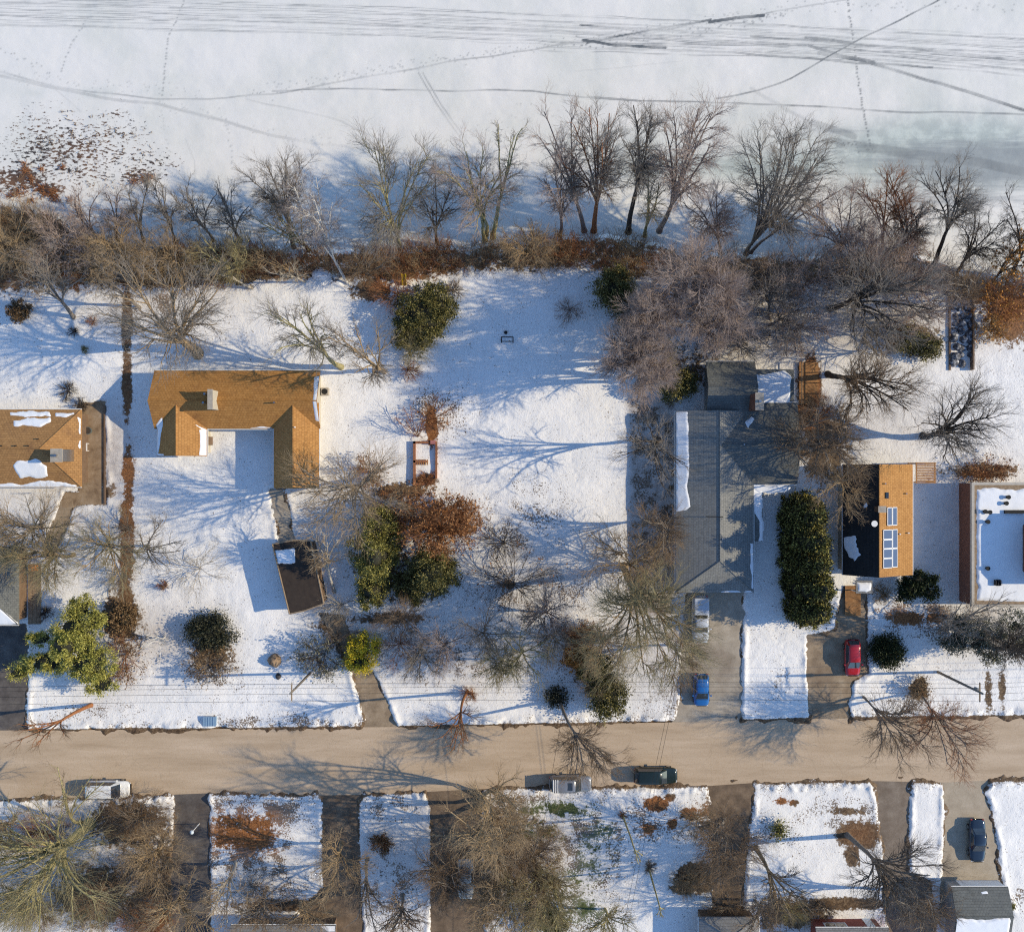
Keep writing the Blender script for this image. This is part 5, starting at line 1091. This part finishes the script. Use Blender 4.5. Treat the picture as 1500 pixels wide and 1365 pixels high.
tree('weeping white-limbed little tree on the front lawn', (240,930), (225,942), (28,22), 2.8, 'pale', bark='birch', limbs=8, fork=.3, gn=.25, dens=.15, droop=.25, name='weeping_tree')
shrub('pale twisted shrub with a rusty heart on the lawn below the orange-roofed house', (295,830), (52,48), 3.4, 'pale', crown=(286,828), limbs=11, gn=.28, dens=.3)
shrub('small rusty bush with a snow cap on the lawn', (236,856), 9, .9, 'rust', dens=.25)
evergreen('yellow-green spreading pine at the corner of the left driveway', (120,940), [(110,925,4.2,2.7,2.4,1.3),(70,970,3.6,3.0,1.5,.9),(130,970,4.6,2.9,2.3,1.2),(28,985,3.0,1.6,.8,.5),(118,892,3.5,1.5,1.6,.9),(150,1000,3.4,1.7,1.4,.8),(95,945,5.8,1.9,1.7,1.0),(60,935,3.8,1.8,.9,.6),(140,905,4.0,1.0,1.2,.8)], 'pine', 42000, .075, name='pine_tree', cat='pine', bark='tan', clump=.22, nclump=300, elong=4.2, core=.55)
evergreen('dark rusty conical shrub at the end of the leaf strip', (182,908), [(181,905,1.5,1.5,1.7,1.4)], 'brown', 2200, .14, name='brown_shrub', cat='shrub')
shrub('brown hedge shrub under the right side of the yellow-green pine', (188,965), (24,44), 2.6, 'rust', dens=.5, leaf=('brown', 900, .12))
tree('slanting tan-barked bare tree at the mouth of the left driveway', (135,1032), (55,1068), (40,24), 8, 'brown', bark='rust', limbs=5, fork=.45, dens=.35, trunk=.2)
tree('spreading bare tree over the carport strip at the left edge', (108,812), (62,808), (84,50), 10, 'olive', bark='tan', limbs=11, fork=.35, gn=.2, dens=.8, flat=.24)
shrub('line of grey-brown brush on the leaf strip, upper bush', (186,770), (16,34), 2, 'brown', crown=(180,772), dens=.4, group='brush along the leaf strip')
shrub('line of grey-brown brush on the leaf strip, lower bush', (186,845), (16,40), 2.2, 'brown', crown=(178,848), dens=.45, group='brush along the leaf strip')
shrub('small dark bush at the lower end of the plank walk', (68,898), 11, 1.2, 'dark', dens=.3)
for lb, b, c, r, h, col in [('slim bare tree in the middle of the shaded lawn', (735,965), (732,974), (44,36), 7, 'olive'), ('bushy bare tree directly below the yew clump', (590,905), (586,908), (44,24), 4, 'brown'), ('grey bare tree between the vase-shaped shrub and the rust bed', (800,895), (800,898), (44,34), 6, 'pink'), ('brown bare tree overlapping the snow beside the white truck', (985,945), (990,958), (44,48), 8, 'brown'), ('fine-twigged bare tree behind the orange bush', (880,935), (884,942), (44,34), 7, 'tan')]:
    tree(lb, b, c, r, h, col, limbs=9, fork=.25, dens=1.1, group='bare trees on the shaded front lawn', trunk=.13)
tree('bare tree in the shaded strip along the left of the grey-roofed house', (964,643), (952,668), (52,50), 11, 'grey', limbs=8, fork=.3, gn=.2, dens=.5, bark='dark', trunk=.22)
tree('bare brown tree at the lower end of the strip beside the grey-roofed house', (968,760), (962,780), (46,44), 8, 'brown', limbs=8, fork=.25, dens=.7)
tree('wide bare tree over the path of the snow-patched house', (62,770), (52,775), (80,48), 10, 'tan', limbs=10, fork=.3, dens=.7, bark='grey')
tree('bare tree whose twigs cross the leaf strip above the dark rusty shrub', (160,790), (176,806), (60,50), 9, 'olive', limbs=9, fork=.3, dens=.7, bark='tan', gn=.16)
tree('fine bare tree in front of the U-shaped house, right of the leaf strip', (215,800), (240,800), (48,40), 7, 'grey', limbs=8, fork=.25, dens=.4)
# right-hand gardens
PK = 'pinkish bare trees behind the grey-roofed house'
for lb, b, c, r, h in [('large pinkish-brown bushy tree, topmost of the mass behind the grey roof', (1003,440), (1006,428), (68,54), 12.5), ('pinkish bushy tree on the right of the mass behind the grey roof', (1045,470), (1050,455), (50,52), 11), ('pinkish bushy tree leaning over the snowy lawn', (950,530), (930,520), (56,46), 13.5),
                    ('pale-twigged bushy tree low in the mass, nearest the lawn', (955,560), (930,552), (48,36), 12.5), ('pinkish bushy tree beside the dark yew at the head of the lawn', (965,470), (962,470), (46,46), 13)]:
    tree(lb, b, c, r, h, 'pink', limbs=17, fork=.12, dens=1.3, stems=3, group=PK, tw=.018)
evergreen('dark olive yew at the head of the open snowy lawn', (902,430), [(900,425,2.0,2.4,2.6,2.0),(925,470,1.5,1.4,1.6,1.5)], 'yew', 14000, .11, name='yew', cat='yew')
evergreen('dark evergreen between the pinkish trees and the grey roof', (965,525), [(965,525,2.2,1.8,2.2,2.0),(985,565,2.2,1.6,1.8,2.0),(1005,560,1.6,1.2,1.5,1.4)], 'yew', 13000, .11, name='evergreen_tree', cat='evergreen')
shrub('pinkish bare shrub at the lakeward edge of the snowy lawn', (835,458), (24,20), 2, 'pink', dens=.4)
shrub('little dark shrub at the top of the snowy lawn', (668,425), (18,14), 1.6, 'brown', dens=.4)
tree('grey-twigged bushy tree with snow on it beyond the pinkish mass', (1128,470), (1128,450), (62,56), 8, 'grey', limbs=12, fork=.15, dens=.6, stems=2)
tree('smaller grey bare tree against the bank above the grey-twigged one', (1120,415), (1110,392), (50,32), 7, 'brown', limbs=8, fork=.2, dens=.7)
tree('wide bare tree with a long horizontal limb on the shaded back lawn', (1214,452), (1282,440), (104,62), 12, 'grey', limbs=11, fork=.26, gn=.14, dens=.7, flat=.22, bark='dark', trunk=.34)
tree('bare tree with pinkish-grey twigs in the right thicket', (1255,400), (1255,372), (60,50), 9, 'pink', limbs=10, fork=.25, dens=.9)
tree('bare tree with brownish twigs near the middle of the right thicket', (1310,415), (1322,402), (56,44), 8, 'pink', limbs=10, fork=.2, dens=.9)
tree('spreading dark bare tree on the lawn right of the orange timber deck', (1212,548), (1282,580), (76,50), 11, 'brown', limbs=11, fork=.3, gn=.18, dens=.8, flat=.22, bark='dark', trunk=.32)
tree('many-limbed dark bare tree in the yard beside the stone steps', (1352,638), (1402,622), (74,64), 10, 'grey', limbs=11, fork=.22, gn=.16, dens=.7, flat=.25, bark='dark', trunk=.36)
tree('dense brown bare tree between the grey roof and the solar-panelled house', (1190,660), (1216,650), (52,62), 10, 'brown', limbs=14, fork=.15, dens=1.2, stems=2, tw=.02)
tree('bare tree arching over the near end of the tall hedge', (1215,700), (1222,712), (46,40), 9, 'tan', limbs=8, fork=.4, gn=.2, dens=.6)
for lb, b, c, r, h, col in [('pinkish bushy tree over the back of the shaded lawn', (1175,500), (1172,492), (46,40), 6, 'pink'), ('grey bushy bare tree between the grey roof and the bank', (1090,505), (1092,498), (44,34), 6, 'grey'), ('grey-brown bushy tree right of the long horizontal limb', (1345,462), (1350,450), (48,38), 7, 'pink'), ('brown bushy tree at the upper end of the stone steps', (1385,428), (1390,418), (40,28), 7, 'brown'), ('grey bushy bare tree below the long horizontal limb', (1265,500), (1268,498), (44,34), 5, 'grey'), ('pinkish bare tree above the grey-twigged bushy tree', (1170,420), (1172,402), (50,36), 8, 'pink')]:
    tree(lb, b, c, r, h, col, limbs=11, fork=.16, dens=.5, group='bushy bare trees in the right-hand thicket', stems=2, tw=.018)
evergreen('dark green shrub with olive side on the right back lawn', (1342,500), [(1330,495,1.3,1.6,1.6,1.3),(1362,510,1.4,1.1,1.3,1.4)], 'yew', 8000, .105, name='evergreen_shrub', cat='shrub')
shrub('brown twig bush on the left of the olive-sided evergreen', (1315,485), (26,26), 2.2, 'rust', dens=.5)
shrub('orange-brown bush by the stone steps, upper one', (1468,448), (40,34), 2.8, 'rust', dens=.6, leaf=('orange', 700, .15), crown=(1470,442))
shrub('golden-brown bush by the stone steps, lower one', (1450,482), (30,18), 2.0, 'tan', dens=.5, leaf=('orange', 500, .14))
shrub('rust brush along the top wall of the snow-roofed house', (1440,690), (46,16), 1.8, 'rust', dens=.55, leaf=('rust', 700, .13))
shrub('rusty leafless bush at the front corner of the orange timber deck', (1198,600), (18,34), 1.6, 'rust', dens=.35)
def up(gx_, gy_, z): k = H/(H-z); return 750+(gx_-750)*k, 682.5+(gy_-682.5)*k
for i, (y, rr, hh) in enumerate([(752, 2.1, 8.0), (786, 2.25, 8.9), (820, 2.3, 8.4), (852, 2.25, 9.0), (882, 2.1, 7.8)]):
    x0 = 1165+i*2; bl = [(*up(x0, y, z*hh), z*hh, rr*f, rr*f*1.12, hh*.16) for z, f in ((.14, 1.06), (.36, 1.0), (.58, .84), (.78, .58), (.97, .28))]
    evergreen(['tall dark cedar at the lakeward end of the hedge row', 'second tall dark cedar of the hedge row, from the lakeward end', 'middle tall dark cedar of the five in the hedge row', 'fourth tall dark cedar of the hedge row, from the lakeward end', 'tall dark cedar at the road end of the hedge row'][i],
              (x0, y), bl, 'hedge', 20000, .10, elong=3.2, name='cedar_tree', cat='cedar', group='row of tall cedars beside the grey-roofed house', clump=.2, nclump=330, limbs=4, shell=.8, core=.74)
evergreen('small dark pine in front of the solar-panelled house', (1335,862), [(1335,860,2.0,1.6,1.2,.7),(1360,868,2.2,1.3,.8,.5),(1345,848,2.6,1.2,.8,.5),(1362,850,2.3,1.0,.6,.4),(1325,872,1.8,.9,.7,.4)], 'dkgreen', 7500, .12, name='small_pine', cat='pine', clump=.2)
evergreen('round dark green bush beside the red car', (1302,955), [(1301,955,1.2,1.8,1.75,1.2)], 'dkgreen', 8000, .11, name='round_bush', cat='bush')
shrub('straw-coloured ornamental grass clump by the porch', (1290,868), (20,14), 1.0, 'tan', dens=.5)
PN = 'grey-green pines by the right end of the road'
for lb, b, bl in [('ragged grey-green pine standing right of the spreading limb', (1438,925), [(1445,925,5,1.9,1.6,1.3),(1430,945,4,1.7,1.1,.8),(1450,960,4.4,1.3,1.1,.8)]), ('ragged grey-green pine at the right edge of the photo', (1480,930), [(1488,918,5,2.0,1.7,1.3),(1475,945,4.2,1.7,1.2,.9),(1498,950,5.2,1.6,1.4,1.0)]), ('low ragged grey-green pine bough above the round dark bush', (1392,935), [(1398,938,2.6,1.6,1.0,.7),(1410,915,3.0,1.3,.8,.6)])]:
    evergreen(lb, b, bl, 'sage', 5200, .09, core=.3, elong=3.5, name='grey_pine', cat='pine', group=PN, clump=.3, nclump=70)
tree('bare tree with one limb swung up toward the snow-roofed house', (1377,922), (1428,890), (62,34), 8, 'grey', bark='grey', limbs=5, fork=.12, gn=.2, dens=.5, trunk=.26)
tree('bare twiggy tree tangled in the ragged pines', (1460,950), (1470,935), (44,40), 9, 'dark', limbs=8, fork=.3, dens=.7)
tree('bare tree on the verge by the red car, its twigs over the road', (1264,1020), (1312,1072), (58,46), 8, 'brown', bark='grey', limbs=10, fork=.25, dens=.8, trunk=.13)
tree('bare tree from the brown verge bush, with long twigs over the road', (1345,1012), (1388,1088), (54,54), 10, 'rust', bark='grey', limbs=10, fork=.3, dens=.9, trunk=.13)
shrub('brown dead bush on the snowy verge', (1345,1006), (17,17), 1.6, 'tan', dens=.5, leaf=('brown', 500, .12))
# ---------------------------------------------------------------- across the road
tree('great mossy-limbed bare tree at the lower left, limbs spread to the corner', (132,1206), (62,1266), (120,84), 14, 'olive', bark='olive', limbs=18, fork=.34, gn=.07, dens=.55, trunk=.55, flat=.3)
tree('upright bare limb beside the white minivan', (118,1205), (116,1140), (40,44), 11, 'brown', bark='olive', limbs=5, fork=.4, dens=.4, trunk=.2)
for lb, b, c, r, h, col in [('bare tree beside the dark driveway, its brown crown over the lawn edge', (238,1235), (232,1250), (54,46), 8, 'tan'), ('brown bare tree at the lower left corner of the photo', (40,1290), (30,1310), (54,46), 9, 'olive'), ('brown bare tree between the great mossy tree and the dark driveway', (180,1290), (178,1310), (56,46), 8, 'brown')]:
    tree(lb, b, c, r, h, col, limbs=10, fork=.25, dens=1.1, group='bare trees at the lower left')
for lb, b, c, r, h, col in [('bare tree whose crown hangs over the dark driveway at the bottom edge', (268,1300), (276,1330), (56,44), 10, 'tan'), ('bare tree between the leafy lawn and the grey eave at the bottom', (392,1300), (396,1335), (52,36), 9, 'brown'), ('olive bare tree over the narrow driveway, nearest the road', (500,1235), (500,1262), (44,52), 9, 'tan'), ('bare tree at the bottom edge between two driveways', (590,1310), (588,1338), (46,40), 9, 'brown'), ('bare tree at the left edge below the white minivan', (22,1195), (10,1222), (56,44), 10, 'tan'), ('small bare tree at the bottom edge beside the slim round-bushed tree', (885,1330), (890,1350), (40,26), 6, 'olive'), ('fine bare tree at the bottom edge by the grey porch roof', (1105,1318), (1110,1340), (44,30), 7, 'brown'), ('bare tree in the lower right corner over the garage wall', (1330,1300), (1342,1330), (48,40), 10, 'brown')]:
    tree(lb, b, c, r, h, col, limbs=10, fork=.28, dens=.5, group='bare trees along the bottom edge', gn=.13)
BB = 'brown bushes at the lower left'
for lb, b, r, h, col in [('brown twiggy bush below the front of the white minivan', (205,1195), (56,34), 3.2, 'brown'), ('round olive-brown bush near the bottom edge, left of the leafy house', (138,1320), (46,44), 3.2, 'olive'), ('brown bush at the bottom edge under the great mossy tree', (55,1335), (44,30), 2.8, 'brown'), ('rusty bush left of the white minivan', (62,1212), (40,26), 2.4, 'rust'), ('brown bush between the dark driveway and the olive-brown bush', (215,1280), (40,36), 2.8, 'brown'), ('brown bush at the bottom edge by the dark driveway', (220,1345), (44,30), 3.0, 'rust')]:
    shrub(lb, b, r, h, col, dens=.75, limbs=20, group=BB)
tree('pale bare tree on the lawn beside the dark driveway', (345,1262), (338,1312), (44,44), 9, 'tan', bark='pale', limbs=7, fork=.3, dens=.5)
shrub('grey brush at the lower end of the snowy lawn', (380,1300), (40,24), 2.2, 'grey', dens=.4)
tree('bare tree on the narrow driveway, low at its left side', (440,1320), (470,1330), (50,34), 7, 'tan', limbs=7, fork=.25, dens=.5)
tree('dark-trunked bare tree standing on the snowy strip between two driveways', (538,1258), (542,1318), (34,50), 9, 'dark', bark='grey', limbs=7, fork=.35, dens=.4, gn=.2, trunk=.2)
shrub('round russet bush on the snowy strip between two driveways', (557,1236), 16, 1.4, 'rust', dens=.5, limbs=22, leaf=('brown', 900, .11), name='russet_bush', cat='bush')
TK = 'dense bare trees across the road'
for lb, b, c, r, h, col in [('dense fine-twigged bare tree beside the leafy driveway', (705,1172), (716,1196), (66,56), 15, 'tan'), ('dense bare tree at the bottom edge, over the pale parked car', (735,1290), (732,1330), (60,44), 10, 'tan'), ('dense olive-twigged bare tree at the bottom edge', (778,1280), (786,1330), (56,50), 9, 'olive'), ('brown bare tree behind the dense fine-twigged one', (752,1222), (768,1258), (50,50), 8, 'brown'), ('brushy bare tree on the left of the leafy driveway', (642,1270), (640,1262), (36,52), 8, 'brown')]:
    tree(lb, b, c, r, h, col, limbs=17, fork=.14, dens=.95, stems=3, group=TK, tw=.018)
evergreen('dark green bush at the bottom edge under the olive-twigged tree', (805,1345), [(800,1352,1.4,2.4,1.4,1.3)], 'yew', 2400, .15)
for lb, b, c in [('slim young tree with a ball of brown grass at its foot, nearer the road', (912,1193), (934,1252)), ('slim young tree with a round bush at its foot, nearer the bottom edge', (950,1270), (965,1330))]:
    tree(lb, b, c, 9, 9.5, 'brown', bark='olive', limbs=4, fork=.8, dens=.05, group='slim young trees on the lawn across the road', trunk=.1)
shrub('brown tuft around the foot of the slim tree nearer the road', (912,1194), 6, .6, 'rust', dens=.25)
shrub('round brown bush around the foot of the slim tree nearer the bottom edge', (951,1270), 10, .9, 'brown', dens=.35)
shrub('pale brown twig bush on the left of the wide driveway', (1020,1200), (28,34), 2.8, 'tan', dens=.6, crown=(1022,1205))
tree('dense bare tree over the wide driveway across the road', (1062,1200), (1066,1232), (46,62), 8, 'brown', limbs=14, fork=.12, dens=1.1, stems=3)
shrub('straw-brown mounded bush beside the wide driveway', (1015,1290), (34,22), 1.6, 'tan', dens=.6, limbs=22)
evergreen('small green conifer on the snow beside the wide driveway', (1140,1210), [(1141,1216,.8,.6,.9,.8)], 'cedar', 700, .13, name='small_conifer', cat='conifer')
tree('bare tree with clear branching on the open snow across the road', (1106,1240), (1142,1305), (52,44), 9, 'dark', bark='tan', limbs=8, fork=.38, dens=.45, trunk=.24)
tree('bare tree from the mulch ring, its dark twigs over the curved driveway', (1240,1222), (1322,1292), (66,56), 12, 'dark', bark='grey', limbs=12, fork=.4, dens=.8, trunk=.26)
shrub('olive brush at the bottom edge left of the brick house', (1155,1335), (36,22), 2.4, 'olive', dens=.6)
shrub('grey brush at the bottom edge before the grey porch roof', (1065,1325), (40,22), 2.4, 'brown', dens=.6)
shrub('brown brush against the brick house front', (1205,1330), (26,12), 1.4, 'brown', dens=.5)
shrub('grey brush in the shade beside the dark garage roof', (1345,1330), (40,26), 2.6, 'grey', dens=.6)
shrub('small green plant beside the garage wall', (1482,1325), 5, .5, 'olive', dens=.1, leaf=('cedar', 200, .1))
# ---------------------------------------------------------------- stuff nobody could count
def thicket(name, label, poly, n, L, col, seed, lean=(0, .0, 1.0)):
    rng = np.random.RandomState(seed); xs_ = [p[0] for p in poly]; ys_ = [p[1] for p in poly]; q = np.empty((0, 2))
    while len(q) < n:
        c = np.stack([rng.uniform(min(xs_), max(xs_), n*2), rng.uniform(min(ys_), max(ys_), n*2)], 1)
        ok = (poly_sdf(c[:, 0], c[:, 1], poly) < 0) & (fbm(c[:, 0], c[:, 1], 46, seed, 3)+.35 > rng.rand(len(c))*.75); q = np.concatenate([q, c[ok]])
    q = q[:n]; st = np.stack([(q[:, 0]-750)/S, (682.5-q[:, 1])/S, np.full(n, -.3)], 1)
    d = unit(rng.randn(n, 3)*.45+np.array(lean)); l = L*(.5+.9*rng.rand(n))[:, None]/5; pts = [st]; p = st
    for i in range(5): p = p+d*l; pts.append(p); d = unit(d+rng.randn(n, 3)*.16)
    P0 = np.stack(pts, 1); R0 = np.linspace(.03, .012, 6)[None, :]*np.ones((n, 1)); A = Acc(); A.add(*tubes(P0, R0, 3, rng))
    P1, R1 = sprout(P0, R0, 5, L*.5, 38, 3, .2, .12, .016, rng, .15); A.add(*tubes(P1, R1, 3, rng))
    P2, R2 = sprout(P1, R1, 2, L*.28, 38, 2, .2, .1, .013, rng, .2); A.add(*tubes(P2, R2, 3, rng))
    o = put(name, A.mesh(name), TWIG[col]); return tag(o, label, None, None, 'stuff')
thicket('bank_thicket', 'tan leafless scrub covering the lake bank', [(-60,300),(40,305),(110,340),(160,360),(300,360),(480,366),(620,362),(740,350),(900,345),(1050,372),(1200,376),(1300,358),(1380,382),(1420,404),(1500,408),(1560,408),(1560,432),(1400,422),(1200,415),(1050,415),(880,402),(740,388),(680,390),(600,410),(480,402),(350,416),(130,420),(-60,424)], 2900, 2.3, 'tan', 1, (0, .2, 1))
thicket('russet_scrub', 'reddish leafless scrub on the left part of the bank', [(-60,305),(50,312),(130,352),(240,362),(350,364),(480,372),(480,396),(350,410),(130,412),(-60,416)], 1300, 2.6, 'rust', 2, (-.2, .35, 1))
thicket('dark_scrub', 'dark reddish-brown leafless scrub on the middle of the bank', [(480,366),(620,364),(740,354),(900,348),(1050,374),(1060,405),(880,398),(740,386),(600,406),(480,402)], 900, 2.0, 'rust', 12, (0, .3, 1))
thicket('tan_scrub', 'tan leafless scrub on the left part of the bank', [(-60,315),(50,322),(130,360),(300,368),(300,405),(-60,410)], 1200, 2.8, 'tan', 5, (-.4, .4, 1))
thicket('right_scrub', 'pinkish leafless scrub on the right part of the bank', [(1060,378),(1200,382),(1300,365),(1380,388),(1560,412),(1560,436),(1400,440),(1200,428),(1060,420)], 560, 2.6, 'pink', 3, (.2, .2, 1))
thicket('garden_scrub', 'pinkish leafless scrub between the grey roof and the bank', [(1050,415),(1200,418),(1400,432),(1395,470),(1300,470),(1200,500),(1195,525),(1050,525)], 260, 2.0, 'pink', 9)
thicket('corner_scrub', 'brown leafless scrub beside the leafy driveway', [(708,1185),(820,1200),(830,1360),(708,1360)], 300, 2.0, 'tan', 10)
thicket('road_scrub', 'brown leafless scrub on the far side of the road at the lower left', [(-50,1195),(60,1185),(250,1180),(255,1360),(-50,1360)], 420, 1.6, 'brown', 4)
thicket('back_scrub', 'brown leafless scrub under the pinkish trees', [(890,410),(1060,425),(1200,425),(1200,520),(1040,522),(930,560),(890,480)], 480, 1.8, 'brown', 6)
def tufts(name, label, spots, h, col, seed, per=26, zb=-1.2):
    rng = np.random.RandomState(seed); st = []
    for (px, py, r) in spots:
        n = int(per*(.4+r/6)); a = rng.randn(n, 2)*r*np.array([.6, .35]); st.append(np.stack([(px+a[:, 0]-750)/S, (682.5-py-a[:, 1])/S, np.full(n, zb)], 1))
    st = np.concatenate(st); n = len(st); d = unit(rng.randn(n, 3)*.7+np.array([-.3, 0, .7])); l = h*(.5+.8*rng.rand(n))[:, None]/3; pts = [st]; p = st
    for i in range(3): p = p+d*l; pts.append(p); d = unit(d+rng.randn(n, 3)*.2+np.array([0, 0, -.25]))
    P0 = np.stack(pts, 1); V, Q = tubes(P0, np.array([.03, .028, .02, .008])[None]*np.ones((n, 1)), 3, rng)
    return tag(put(name, npmesh(name, V, Q), TWIG[col]), label, None, None, 'stuff')
rng = np.random.RandomState(8); sp = []
while len(sp) < 150:
    x, y = rng.uniform(0, 285), rng.uniform(135, 300)
    if abs((x-95)/150)**2+abs((y-225)/75)**2 < 1 and fbm(np.array([x]), np.array([y]), 30, 15, 2)[0] > -.12: sp.append((x, y, rng.uniform(.8, 3.2)))
sp += [(15+rng.randn()*5, 273+rng.randn()*3, 7) for _ in range(3)]
tufts('marsh_grass', 'dark dead marsh grass poking through the lake snow at the upper left', sp, .34, 'brown', 3, 4)
tufts('reed_tufts', 'russet dead reeds at the upper left shore', [(10,282,9),(22,278,9),(30,245,5),(28,235,4),(40,258,7),(52,272,9),(64,282,10),(72,276,8),(75,288,7),(38,290,7),(205,258,7),(190,262,6),(215,254,5),(55,243,4),(96,288,5),(86,240,4)], .6, 'rust', 4, 30)
